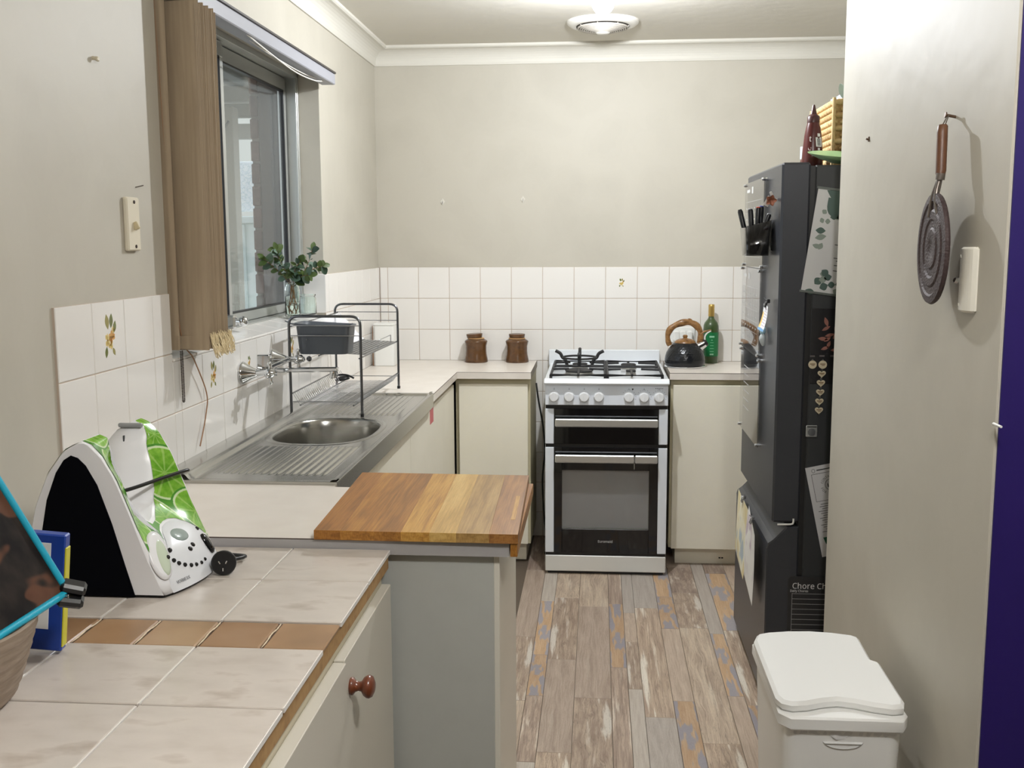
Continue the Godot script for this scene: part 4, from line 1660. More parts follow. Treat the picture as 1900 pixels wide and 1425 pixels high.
# ---------------------------------------------------------------- fridge
func fridge():
	var t = thing("fridge", "tall matt black fridge freezer covered with notes and magnets", "fridge", V(1.95, 0, 1.54))
	var fm = mat("fridge black", S(58, 60, 66), .33)
	fm.metallic = .25
	bumpy(tri_map(fm, 1.0), .2, .6, .06)
	var fs = mat("fridge side", S(44, 46, 48), .5)
	var st = mb()
	bx(st, 1.700, .035, 1.19, 2.27, 1.682, 1.90, .006)
	obj("body", st, fs, t)
	st = mb()
	bx(st, 1.605, .603, 1.186, 1.688, 1.690, 1.902, .006)
	obj("fridge_door", st, fm, t)
	st = mb()
	prism(st, P2([1.592, .035, 1.592, .525, 1.596, .536, 1.612, .548, 1.652, .590, 1.688, .590, 1.688, .035]), Transform3D(Basis(), V(0, 0, 1.186)), .716, .004)
	obj("freezer_drawer", st, fm, t)
	st = mb()
	prism(st, P2([1.5915, .520, 1.5955, .5365, 1.6115, .5490, 1.650, .5905, 1.6535, .5880, 1.6140, .5455, 1.5990, .5340, 1.5955, .520]), Transform3D(Basis(), V(0, 0, 1.189)), .712, .0)
	obj("drawer_grip", st, mat("grip grey", S(78, 79, 82), .4, .3), t)
	st = mb()
	bx(st, 1.686, .04, 1.195, 1.702, 1.68, 1.896, 0)
	obj("door_seal", st, black, t)
	st = mb()
	tube(st, [V(1.622, .597, 1.903), V(1.662, .598, 1.903), V(1.668, .600, 1.903), V(1.670, .606, 1.903), V(1.670, .616, 1.903)], .0030, 8)
	obj("hinge", st, white_plastic, t)
	st = mb()
	for x in [1.72, 2.2]:
		for z in [1.23, 1.86]: lathe(st, P2([.02, 0, .02, .036]), 16, Transform3D(Basis(), V(x, 0, z)))
	obj("feet", st, black, t)

func clip(p, m, label, group):
	var st = mb()
	rbox(st, p + V(-.006, .005, 0), V(.010, .012, .022), .002)
	rbox(st, p + V(-.013, -.006, 0), V(.006, .018, .020), .002, Basis(V(0, 0, 1), -.3))
	tube(st, [p + V(-.010, .006, -.010), p + V(-.018, .014, 0), p + V(-.010, .006, .010)], .0012, 6)
	return tag(obj("magnetic_clip", st, m), label, "clip", group)

func fridge_front():
	var ac = mat("acrylic", Color(.20, .20, .21, .30), .02)
	ac.transparency = BaseMaterial3D.TRANSPARENCY_ALPHA
	var ink = mat("white marker", S(176, 176, 174), .6)
	var X = 1.593
	var lb = ["clear acrylic month planner nearest the fridge top", "clear acrylic planner in the middle of the fridge door, reflecting the kettle", "clear acrylic notice panel lowest on the fridge door"]
	var i = 0
	for b in [[1.372, 1.662, 1.225, 1.655], [1.083, 1.370, 1.20, 1.625], [.788, 1.080, 1.22, 1.652]]:
		var t = thing("acrylic_planner", lb[i], "planner", V(X, b[0], b[2]), "acrylic planners on the fridge door")
		var st = mb()
		bx(st, X - .002, b[0], b[2], X + .002, b[1], b[3], 0)
		obj("acrylic_sheet", st, ac, t)
		for y in [b[0] + .006, b[1] - .006]:
			for z in [b[2] + .006, b[3] - .006]:
				st = mb()
				lathe(st, P2([.0055, -.012, .0055, .007, .004, .009, 0, .0092]), 14, Transform3D(Basis(V(0, 0, 1), PI / 2), V(X, y, z)))
				obj("standoff", st, chrome, t)
		st = mb()
		var T = on_mx(X - .0022, b[0], b[2])
		var w = b[3] - b[2]
		var h = b[1] - b[0]
		if i < 2:
			for k in 7: rbox(st, T * V(w * (.08 + .84 * k / 6.0), h * .45, 0), V(.0003, h * .62, .0005), 0)
			for k in 6: rbox(st, T * V(w * .5, h * (.12 + .13 * k), 0), V(.0003, .0006, w * .84), 0)
			for k in 30:
				var q = Vector2(w * (.13 + .14 * (k % 6)), h * (.17 + .13 * int(k / 6)))
				rbox(st, T * V(q.x, q.y, 0), V(.0003, .005, .008 + .010 * rng.randf()), 0)
			rbox(st, T * V(w * .2, h * .90, 0), V(.0003, .010, .07), 0)
			rbox(st, T * V(w * .42, h * .90, 0), V(.0003, .022, .03), 0)
		else:
			for k in 6: rbox(st, T * V(w * .35, h * (.3 + .1 * k), 0), V(.0003, .003, .10 + .06 * rng.randf()), 0)
		stuff(obj("planner_grid", st, ink, t))
		i += 1
	# marker caddy
	var c = thing("pen_caddy", "black magnetic pen caddy on the fridge door", "caddy", V(1.57, 1.42, 1.74))
	var bl = mat("caddy black", Color(.05, .05, .055, .72), .05)
	bl.transparency = BaseMaterial3D.TRANSPARENCY_ALPHA
	var st = mb()
	var rings = []
	for r in [[.034, .056, 0, 0], [.042, .068, .098, .0], [.039, .064, .098, .0], [.031, .052, .004, 0]]:
		var ring = []
		for v in rrect(r[0] * 2, r[1] * 2, .012, 4): ring.append(V(1.559 + v.x, 1.416 + r[2] + (.012 * (v.x / r[0]) if r[2] > .05 else 0.0), 1.725 - v.y))
		rings.append(ring)
	loft(st, rings, true, true)
	obj("caddy_body", st, bl, c)
	st = mb()
	bx(st, 1.6005, 1.43, 1.70, 1.6045, 1.50, 1.76, .001)
	obj("magnet_back", st, bl, c)
	var pens = [[V(1.545, 1.424, 1.700), V(1.512, 1.560, 1.69), S(24, 24, 26), "black marker pen leaning furthest out of the pen caddy"], [V(1.552, 1.424, 1.725), V(1.540, 1.562, 1.725), S(206, 206, 210), "white tipped marker pen standing in the pen caddy"], [V(1.560, 1.424, 1.745), V(1.560, 1.566, 1.755), S(214, 74, 44), "marker pen with a red cap top in the pen caddy"], [V(1.568, 1.424, 1.720), V(1.576, 1.570, 1.715), S(36, 66, 176), "marker pen with a blue cap top in the pen caddy"], [V(1.550, 1.424, 1.765), V(1.590, 1.545, 1.785), S(128, 130, 132), "short grey marker pen slanting towards the fridge door"]]
	for p in pens:
		var t = thing("marker_pen", p[3], "pen", p[0], "marker pens in the caddy")
		var d = (p[1] - p[0]).normalized()
		var l = p[0].distance_to(p[1])
		st = mb()
		tube(st, [p[0], p[0] + d * l * .62], .0075, 12)
		obj("barrel", st, black, t)
		st = mb()
		tube(st, [p[0] + d * l * .60, p[0] + d * l * .95, p[0] + d * l * .985], [.0082, .0082, .006], 12)
		obj("cap", st, black, t)
		st = mb()
		tube(st, [p[0] + d * l * .984, p[1]], [.0062, .0058], 12)
		obj("cap_end", st, mat("pen %s" % p[3].md5_text().left(4), p[2], .4), t)
	# ornament magnet
	var o = thing("ornament_magnet", "small copper flower magnet holding a scrap of clear film", "magnet", V(1.60, 1.585, 1.835))
	st = mb()
	for k in 5:
		var a = TAU * k / 5
		leaf_shape(st, V(1.584, 1.582, 1.845), V(cos(a), sin(a), .3), V(0, 0, 1), .017, .007)
	obj("copper_flower", st, mat("copper", S(122, 72, 50), .4, .5), o)
	st = mb()
	rbox(st, V(1.576, 1.580, 1.838), V(.016, .030, .0012), .0003, Basis(V(0, 0, 1), -.5))
	rbox(st, V(1.585, 1.602, 1.840), V(.008, .014, .003), .001, Basis(V(0, 0, 1), .4))
	rbox(st, V(1.596, 1.585, 1.838), V(.016, .008, .006), .001)
	obj("film_scrap", st, mat("film", S(206, 204, 200), .2), o)
	# card under a black clip
	var cd = thing("note_card", "small printed card with a yellow left side clipped to the fridge door", "card", V(1.59, 1.19, 1.79))
	st = mb()
	rings = []
	for k in 6:
		var f = k / 5.0
		rings.append([V(1.585 - .018 * f * f, 1.268 - .080 * f, 1.755), V(1.585 - .014 * f * f, 1.262 - .078 * f, 1.838)])
	st.set_smooth_group(2)
	for k in 5: quad(st, rings[k][0], rings[k + 1][0], rings[k + 1][1], rings[k][1], Vector2(0, k / 5.0), Vector2(0, (k + 1) / 5.0), Vector2(1, (k + 1) / 5.0), Vector2(1, k / 5.0))
	var cm = mat("card print", Color.WHITE, .6)
	cm.albedo_texture = picture(64, 64, func(u, v):
		if v > .9: return S(120, 170, 216)
		if u < .24 and v > .3: return S(240, 204, 120)
		if fposmod(v * 9, 1.0) < .3 and u > .3 and u < .9 and v > .1: return S(206, 190, 206)
		return S(240, 242, 244))
	obj("card_sheet", st, cm, cd)
	clip(V(1.597, 1.272, 1.797), black, "black magnetic clip holding the small printed card", "")
	var mg = thing("figure_magnet", "small pale blue and white shaped magnet on the fridge door", "magnet", V(1.598, 1.16, 1.70))
	st = mb()
	lathe(st, P2([0, -.010, .010, -.008, .014, 0, .010, .008, 0, .010]), 16, Transform3D(Basis(V(0, 0, 1), PI / 2), V(1.592, 1.178, 1.70)), 3.0)
	obj("magnet_head", st, mat("pale blue", S(176, 214, 230), .3), mg)
	st = mb()
	tube(st, spline([V(1.592, 1.166, 1.705), V(1.590, 1.150, 1.712), V(1.594, 1.130, 1.708)], 4), [.006, .008, .010, .010, .010, .009, .008, .006, .004], 10, false, .7)
	obj("magnet_body", st, mat("pale grey", S(196, 204, 206), .3), mg)
	# paintings on the freezer drawer
	var pm = [null, null]
	for q in 2:
		var n1 = noise(3.0, 141 + q, 3)
		pm[q] = mat("child painting %d" % q, Color.WHITE, .7)
		pm[q].albedo_texture = picture(96, 128, func(u, v):
			var g = n1.get_noise_2d(u * .8, v * .5)
			var k = S(236, 236, 234) if q else S(236, 232, 210)
			if q == 0: k = k.lerp(S(222, 206, 150), clamp(g * 2.2, 0, .7)).lerp(S(150, 176, 206), clamp(-g * 3 - .75, 0, .6))
			else: k = k.lerp(S(178, 158, 176), clamp(g * 2.4 - .2, 0, .65) * smoothstep(.9, .4, v))
			return k)
	var sh = [[V(1.583, .566, 1.30), V(1.583, .552, 1.555), V(1.575, .295, 1.525), V(1.578, .34, 1.285), "cream child's painting hanging on the freezer drawer, partly covered by another"], [V(1.581, .575, 1.585), V(1.562, .545, 1.85), V(1.572, .285, 1.765), V(1.574, .325, 1.56), "white child's painting with mauve smudges hanging on the freezer drawer"]]
	for q in 2:
		var a = sh[q]
		var t = thing("painting", a[4], "painting", a[0], "paintings on the freezer drawer")
		st = mb()
		st.set_smooth_group(2)
		var g = func(u, v):
			var p = a[0].lerp(a[1], u).lerp(a[3].lerp(a[2], u), v)
			return p + V(-.007 * sin(PI * v) * sin(u * 5 + q), 0, 0)
		for r in 8:
			for s in 6:
				quad(st, g.call(s / 6.0, r / 8.0), g.call(s / 6.0, (r + 1) / 8.0), g.call((s + 1) / 6.0, (r + 1) / 8.0), g.call((s + 1) / 6.0, r / 8.0), Vector2(s / 6.0, r / 8.0), Vector2(s / 6.0, (r + 1) / 8.0), Vector2((s + 1) / 6.0, (r + 1) / 8.0), Vector2((s + 1) / 6.0, r / 8.0))
		obj("paper_sheet", st, pm[q], t)
		clip((a[0] + a[1]) / 2 + V(.010, .002, 0), mat("clip silver", S(150, 150, 152), .25, .8), ["silver clip on the cream painting", "silver clip on the white painting"][q], "silver clips on the freezer drawer")

func fridge_side():
	var Z = 1.9015
	# leafy printed sheet in a clear sleeve, hung askew
	var B = Basis(V(0, 0, 1), -.135)
	var T = Transform3D(B, V(1.711, 1.618, Z))          # origin at its top left corner
	var w = .215
	var h = .308
	var t = thing("leaf_print_sheet", "white sheet printed with green leaves in a clear holder, askew on the fridge side", "poster", T.origin)
	var st = mb()
	rbox(st, T * V(w / 2, -h / 2, .0015), V(w, h, .0012), 0, B)
	obj("paper", st, mat("leaf paper", S(206, 206, 206), .4), t)
	st = mb()
	var r = RandomNumberGenerator.new()
	r.seed = 5
	var lf = [mat("leaf ink dark", S(70, 92, 84), .5), mat("leaf ink pale", S(132, 144, 134), .5)]
	var sts = [mb(), mb()]
	for a in [[.026, -.006, .10, .020, -.42, 0], [.034, -.026, .080, .025, -.85, 0], [.012, -.125, .030, .0095, .05, 0], [.014, -.148, .034, .009, .3, 1], [.010, -.168, .028, .007, -.2, 1], [.030, -.180, .022, .008, 1.2, 1], [.020, -.098, .014, .008, .5, 1], [.035, -.096, .016, .008, .1, 1], [.025, -.075, .015, .008, 1.0, 1], [.048, -.083, .022, .009, .3, 0], [.064, -.086, .016, .007, .6, 1], [.05, -.238, .026, .011, -.6, 0], [.046, -.250, .02, .009, .1, 1], [.060, -.262, .024, .010, .4, 0], [.046, -.268, .024, .010, .2, 1], [.036, -.282, .026, .012, .9, 0], [.052, -.292, .026, .012, .5, 0], [.074, -.280, .022, .010, .2, 0], [.096, -.276, .028, .013, .3, 0], [.092, -.292, .02, .009, -.4, 1], [.012, -.302, .03, .008, -.2, 0], [.118, -.298, .03, .012, .5, 0]]:
		var pg = []
		for k in 9: pg.append(Vector2(a[2] * k / 8.0, a[3] * sin(PI * k / 8.0)))
		for k in range(7, 0, -1): pg.append(Vector2(a[2] * k / 8.0, -a[3] * sin(PI * k / 8.0)))
		prism(sts[a[5]], pg, T * Transform3D(Basis(V(0, 0, 1), a[4]), V(a[0], a[1], .0021 + .00003 * r.randi_range(0, 5))), .00015)
	for k in 2: stuff(obj("printed_leaves", sts[k], lf[k], t))
	st = mb()
	for a in [[.075, -.160, .07], [.098, -.182, .03], [.078, -.199, .06], [.086, -.207, .05], [.094, -.214, .03], [.082, -.220, .055], [.082, -.236, .06]]:
		rbox(st, T * V(a[0] + a[2] / 2, a[1], .0022), V(a[2], .0028, .0003), 0, B)
	stuff(obj("printed_lines", st, mat("grey ink", S(104, 104, 106), .6), t))
	st = mb()
	for y in [-.001, -h + .001]: rbox(st, T * V(w / 2, y, .002), V(w + .008, .007, .004), .001, B)
	obj("holder_edge", st, mat("holder grey", S(98, 104, 100), .3), t)
	# black birthday board with hanging tags
	var bb = thing("birthday_board", "black board with a copper leaf spray above hanging tags on the fridge side", "board", V(1.79, 1.12, Z))
	st = mb()
	bx(st, 1.703, 1.035, Z - .001, 1.90, 1.262, Z + .0025, .001)
	obj("board_panel", st, mat("board black", S(30, 29, 32), .3), bb)
	st = mb()
	var cu = mat("copper print", S(158, 108, 96), .4, .3)
	var z = Z + .0027
	for a in [[1.752, 1.207, .030, .006, 1.9], [1.735, 1.195, .028, .005, .5], [1.724, 1.172, .030, .006, -.1], [1.744, 1.178, .030, .005, .25], [1.742, 1.162, .024, .005, .6], [1.768, 1.170, .028, .006, .9], [1.734, 1.138, .026, .005, .35], [1.752, 1.142, .024, .005, 1.2], [1.762, 1.136, .026, .005, .1], [1.772, 1.196, .024, .005, 1.1]]:
		var pg = []
		for k in 7: pg.append(Vector2(a[2] * k / 6.0, a[3] * sin(PI * k / 6.0)))
		for k in range(5, 0, -1): pg.append(Vector2(a[2] * k / 6.0, -a[3] * sin(PI * k / 6.0)))
		prism(st, pg, Transform3D(Basis(V(0, 0, 1), a[4]), V(a[0], a[1], z)), .0006)
	obj("leaf_spray", st, cu, bb)
	st = mb()
	for a in [[1.706, 1.118, .014], [1.734, 1.119, .015], [1.764, 1.119, .012]]: rbox(st, V(a[0] + .004, a[1], z), V(a[2], .005, .0004), 0)
	stuff(obj("month_print", st, mat("faint print", S(96, 90, 90), .6), bb))
	var pw = mat("pale wood tag", S(206, 194, 166), .55)
	var burn = mat("burnt print", S(120, 92, 62), .7)
	var heart = []
	for k in 24:
		var a = TAU * k / 24
		heart.append(Vector2(16 * pow(sin(a), 3), 13 * cos(a) - 5 * cos(2 * a) - 2 * cos(3 * a) - cos(4 * a)) * .00077)
	var tg = [[1.7105, 1.093, 0, "round wooden tag alone under the first month of the birthday board"], [1.7405, 1.093, 0, "round wooden tag topping the column of hearts"], [1.7385, 1.065, 1, "wooden heart tag directly below the round tags"], [1.737, 1.037, 1, "wooden heart tag second from the top of the heart column"], [1.736, 1.009, 1, "wooden heart tag in the middle of the heart column"], [1.7345, .981, 1, "wooden heart tag second from the bottom of the heart column"], [1.734, .954, 1, "wooden heart tag hanging lowest of the column"]]
	for a in tg:
		var p = V(a[0], a[1], z + .001)
		var g = thing("wooden_tag", a[3], "tag", p, "wooden tags on the fridge side")
		st = mb()
		prism(st, heart if a[2] else ell(0, 0, .0125, .0125, 24), on_z(p.x, p.y, p.z), .003, .0006)
		obj("tag_disc", st, pw, g)
		st = mb()
		rbox(st, p + V(0, .002, .0032), V(.015, .0026, .0004), 0)
		rbox(st, p + V(.001, -.002, .0032), V(.009, .0020, .0004), 0)
		obj("burnt_lines", st, burn, g)
		st = mb()
		var pp = []
		for k in 10: pp.append(p + V(.0022 * cos(TAU * k / 10), .0125 + .0035 * sin(TAU * k / 10), .0015))
		tube(st, pp, .0005, 5, true)
		obj("ring", st, chrome, g)
	# square timer
	var q = thing("square_magnet", "square silver magnet with a round dark face low on the fridge side", "magnet", V(1.7145, .891, Z))
	st = mb()
	prism(st, rrect(.034, .036, .003, 3), on_z(1.7145, .890, Z), .007, .0015)
	obj("case", st, mat("magnet silver", S(176, 178, 180), .25, .7), q)
	st = mb()
	lathe(st, P2([.0115, 0, .0115, .0015, .009, .002, 0, .0018]), 24, Transform3D(Basis(V(1, 0, 0), PI / 2), V(1.7145, .887, Z + .007)))
	obj("dial", st, mat("dial grey", S(92, 94, 96), .2), q)
	st = mb()
	rbox(st, V(1.7145, .9035, Z + .0072), V(.028, .003, .0006), 0)
	obj("slot", st, black, q)
	# leaflet, askew
	B = Basis(V(0, 0, 1), .215)
	T = Transform3D(B, V(1.700, .774, Z))
	t = thing("recycling_leaflet", "white leaflet with a round printed emblem, askew on the fridge side", "leaflet", T.origin)
	st = mb()
	rbox(st, T * V(.105, -.142, .001), V(.21, .285, .0008), 0, B)
	obj("paper", st, mat("leaflet paper", S(200, 200, 202), .6), t)
	var ink = mat("leaflet ink", S(60, 62, 64), .7)
	st = mb()
	for e in [[.015, -.024, .19, .0012], [.015, -.110, .19, .0012]]: rbox(st, T * V(.015 + e[2] / 2, e[1], .0016), V(e[2], e[3], .0003), 0, B)
	rbox(st, T * V(.0145, -.067, .0016), V(.0012, .086, .0003), 0, B)
	var pp = []
	for k in 32: pp.append(T * V(.066 + .017 * cos(TAU * k / 32), -.064 + .017 * sin(TAU * k / 32), .0016))
	tube(st, pp, .0007, 5, true)
	pp = []
	for k in 10: pp.append(T * V(.022 + .005 * cos(TAU * k / 10), -.013 + .006 * sin(TAU * k / 10), .0016))
	tube(st, pp, .0005, 4, true)
	for a in [[-.008, .014], [-.003, .019], [.003, .016], [.008, .012]]: prism(st, ell(0, 0, .0018, a[1] / 2, 12), T * Transform3D(Basis(), V(.066 + a[0], -.072 + a[1] / 2, .0014)), .0004)
	for k in 13: rbox(st, T * V(.085 if k != 0 else .05, -.120 - .0072 * k, .0016), V(.14 - .012 * (k % 3) if k != 0 else .05, .0016, .0003), 0, B)
	rbox(st, T * V(.055, -.013, .0016), V(.046, .0035, .0003), 0, B)
	stuff(obj("leaflet_print", st, ink, t))
	var word = "CONTAINERS FOR CHANGE"
	var lt = [["CONTAINERS", 2.75, -1], ["FOR CHANGE", 3.40, 1]]
	for L in lt:
		for k in L[0].length():
			if L[0][k] == " ": continue
			var a = L[1] + L[2] * k * .27
			var rad = .0265 if L[2] < 0 else .0285
			var dirv = Vector2(cos(a), sin(a))
			var rot = a - PI / 2 if L[2] < 0 else a + PI / 2
			lettering(L[0][k], .0072, ink, t, T * Transform3D(Basis(V(0, 0, 1), rot), V(.066 + dirv.x * rad, -.064 + dirv.y * rad, .0015)), "letter", .0004)
	st = mb()
	prism(st, P2([.014, -.224, .20, -.224, .20, -.262, .05, -.262, .030, -.255, .019, -.245]), T * Transform3D(Basis(), V(0, 0, .0014)), .0004)
	obj("green_panel", st, mat("leaflet green", S(24, 84, 60), .6), t)
	# chore board
	t = thing("chore_board", "black chore chart board with white lettering and ruled lines above the bin", "board", V(1.77, .3, Z))
	st = mb()
	prism(st, rrect(.24, .34, .010, 4), on_z(1.780, .263, Z), .003, .001)
	obj("board_panel", st, mat("chalk black", S(40, 40, 42), .4), t)
	var wh = mat("chalk white", S(214, 214, 214), .6)
	lettering("Chore Chart", .0185, wh, t, on_z(1.741, .403, Z + .0032))
	lettering("Daily Chores", .0072, wh, t, on_z(1.694, .387, Z + .0032))
	st = mb()
	for k in 10: rbox(st, V(1.758, .378 - .0165 * k, Z + .0032), V(.170, .0013, .0004), 0)
	for x in [1.673, 1.843]: rbox(st, V(x, .305, Z + .0032), V(.0013, .150, .0004), 0)
	stuff(obj("ruled_lines", st, mat("chalk grey", S(150, 150, 150), .6), t))

func fridge_top():
	# woven basket: rows of twisted rope on four sides
	var rm = []
	for i in 3:
		var m = mat("woven rope %d" % i, Color.WHITE, .8)
		var c = [S(204, 172, 120), S(218, 188, 136), S(192, 158, 106)][i]
		m.albedo_texture = ntex(.04, [c.darkened(.25), c, c.lightened(.15)], 151 + i, 128, 4)
		tri_map(m, 6.0)
		rm.append(m)
	var x0 = 1.812
	var x1 = 2.09
	var z1 = 1.60
	var z0 = 1.24
	var t = thing("woven_basket", "square basket woven from thick straw rope on top of the fridge", "basket", V(1.95, 1.684, 1.42))
	var st = mb()
	bx(st, x0 + .006, 1.684, z0 + .006, x1 - .006, 1.690, z1 - .006, 0)
	for b in [[x0 + .005, z0, x0 + .009, z1], [x1 - .009, z0, x1 - .005, z1], [x0, z0 + .005, x1, z0 + .009], [x0, z1 - .009, x1, z1 - .005]]: bx(st, b[0], 1.686, b[1], b[2], 1.90, b[3], 0)
	obj("basket_core", st, rm[2], t)
	for r in 11:
		st = mb()
		var y = 1.694 + r * .0205
		for s in [[V(x0, y, z0), V(x0, y, z1)], [V(x0, y, z1), V(x1, y, z1)], [V(x1, y, z1), V(x1, y, z0)], [V(x1, y, z0), V(x0, y, z0)]]:
			var n = int(s[0].distance_to(s[1]) / .036)
			var out = (s[1] - s[0]).normalized().cross(V(0, -1, 0))
			for k in n:
				var a = s[0].lerp(s[1], (k + (.5 if r % 2 else 0.0)) / n)
				var b = s[0].lerp(s[1], min((k + 1.15 + (.5 if r % 2 else 0.0)) / n, 1.0))
				tube(st, [a + V(0, -.003, 0) - out * .001, a.lerp(b, .3) + out * .004, a.lerp(b, .7) + out * .004 + V(0, .001, 0), b + V(0, .003, 0) - out * .001], [.004, .0102, .0102, .004], 8)
		obj("rope_row", st, rm[r % 3], t)
	st = mb()
	for p in [[x0, z1], [x0, z0], [x1, z1]]: tube(st, [V(p[0], 1.688, p[1]), V(p[0], 1.912, p[1])], .006, 8)
	obj("corner_posts", st, rm[1], t)
	# crumpled bag poking out
	var bt = thing("plastic_bag", "crumpled pale blue-white plastic bag poking out of the straw basket", "bag", V(1.94, 1.90, 1.45))
	var nz = noise(9.0, 161, 3)
	st = mb()
	var rings = []
	for i in 13:
		var v = i / 12.0
		var ring = []
		for k in 28:
			var a = -TAU * k / 28
			var rr = sin(PI * (.12 + .88 * v)) if v < .5 else sin(PI * (.12 + .88 * v))
			var d = 1 + .35 * nz.get_noise_3d(cos(a) * .2 + 3, v * .4, sin(a) * .2)
			ring.append(V(1.945 + cos(a) * .118 * cos(v * 1.45) * d, 1.875 + .095 * sin(v * 1.5) * (1 + .4 * nz.get_noise_3d(cos(a) * .3, 2, sin(a) * .3)), 1.45 + sin(a) * .125 * cos(v * 1.45) * d))
		rings.append(ring)
	loft(st, rings, true, true, false, 2)
	var bgm = mat("bag film", S(206, 216, 232), .3)
	obj("bag_film", st, bgm, bt)
	st = mb()
	leaf_shape(st, V(1.862, 1.915, 1.52), V(-.25, 1, .1), V(0, .2, 1), .052, .014, .3)
	leaf_shape(st, V(1.875, 1.900, 1.48), V(-.6, .6, .1), V(0, .2, 1), .04, .012, .3)
	obj("bag_corner", st, mat("bag green tint", S(186, 206, 196), .3), bt)
	# sauce bottles
	var sm = mat("sauce brown", S(82, 30, 26), .28)
	var wh = mat("label white", S(230, 230, 228), .5)
	for i in 2:
		var at = [V(1.745, 1.682, 1.62), V(1.754, 1.682, 1.54)][i]
		var sc = [1.0, .50][i]
		var b = thing("sauce_bottle", ["brown squeeze sauce bottle with a pointed nozzle on top of the fridge", "shorter brown sauce bottle half hidden behind the pointed one"][i], "bottle", at, "sauce bottles on the fridge")
		var T = Transform3D(Basis().scaled(V(1, sc, 1)), at)
		st = mb()
		lathe(st, P2([0, 0, .030, 0, .0335, .003, .033, .03, .031, .07, .027, .11, .0225, .135, .019, .148, .018, .152]), 32, T, .9)
		obj("bottle_body", st, sm, b)
		st = mb()
		lathe(st, P2([.0195, .150, .0195, .168, .018, .170, .0165, .172, .0105, .176, .008, .186, .0045, .202, .003, .206, 0, .206]), 28, T, .7)
		obj("nozzle_cap", st, mat("cap brown", S(70, 34, 32), .35), b)
		st = mb()
		if i == 0:
			var ang = deg_to_rad(62.0)
			var c = at + V(cos(ang) * .0285, .088, sin(ang) * .0285)
			var B = Basis(V(0, 1, 0), PI / 2 - ang) * Basis(V(1, 0, 0), -.14)
			rbox(st, c, V(.021, .030, .002), .0006, B)
			rbox(st, c + V(0, .022, -.002), V(.010, .010, .002), .0005, B)
			rbox(st, c + V(.001, -.022, .002), V(.008, .008, .002), .0005, B)
			obj("barcode_label", st, wh, b)
			st = mb()
			for k in 12: rbox(st, c + B * V(0, -.010 + k * .0018, .0012), V(.013, .0008 if k % 3 else .0013, .0003), 0, B)
			stuff(obj("barcode_lines", st, black, b))
			for L in [["t", 116.0, .098, .022], ["e", 118.0, .070, .020]]:
				var an = deg_to_rad(L[1])
				lettering(L[0], L[3] * .8, wh, b, Transform3D(Basis(V(0, 1, 0), PI / 2 - an) * Basis(V(1, 0, 0), -.12), at + V(cos(an) * .0302, L[2], sin(an) * .0302)), "lettering", .001)
		else:
			for k in 8:
				var an = deg_to_rad(80.0 + k * 12)
				rbox(st, at + V(cos(an) * .0335, .062, sin(an) * .0335), V(.008, .04, .001), 0, Basis(V(0, 1, 0), PI / 2 - an))
			obj("pale_label", st, mat("label grey", S(196, 202, 210), .5), b)
	# plate
	var at = V(1.812, 1.690, 1.785)
	var p = thing("green_plate", "pale green plate at the near edge of the fridge top", "plate", at)
	st = mb()
	lathe(st, P2([0, .002, .042, .002, .046, 0, .050, .002, .080, .010, .112, .024, .1145, .027, .111, .027, .079, .014, .046, .0055, 0, .0055]), 48, Transform3D(Basis(V(1, 0, 0), .165) * Basis(V(0, 0, 1), -.05), at + V(0, .004, 0)), .9)
	obj("plate_body", st, mat("pale green glaze", S(172, 206, 152), .3), p)

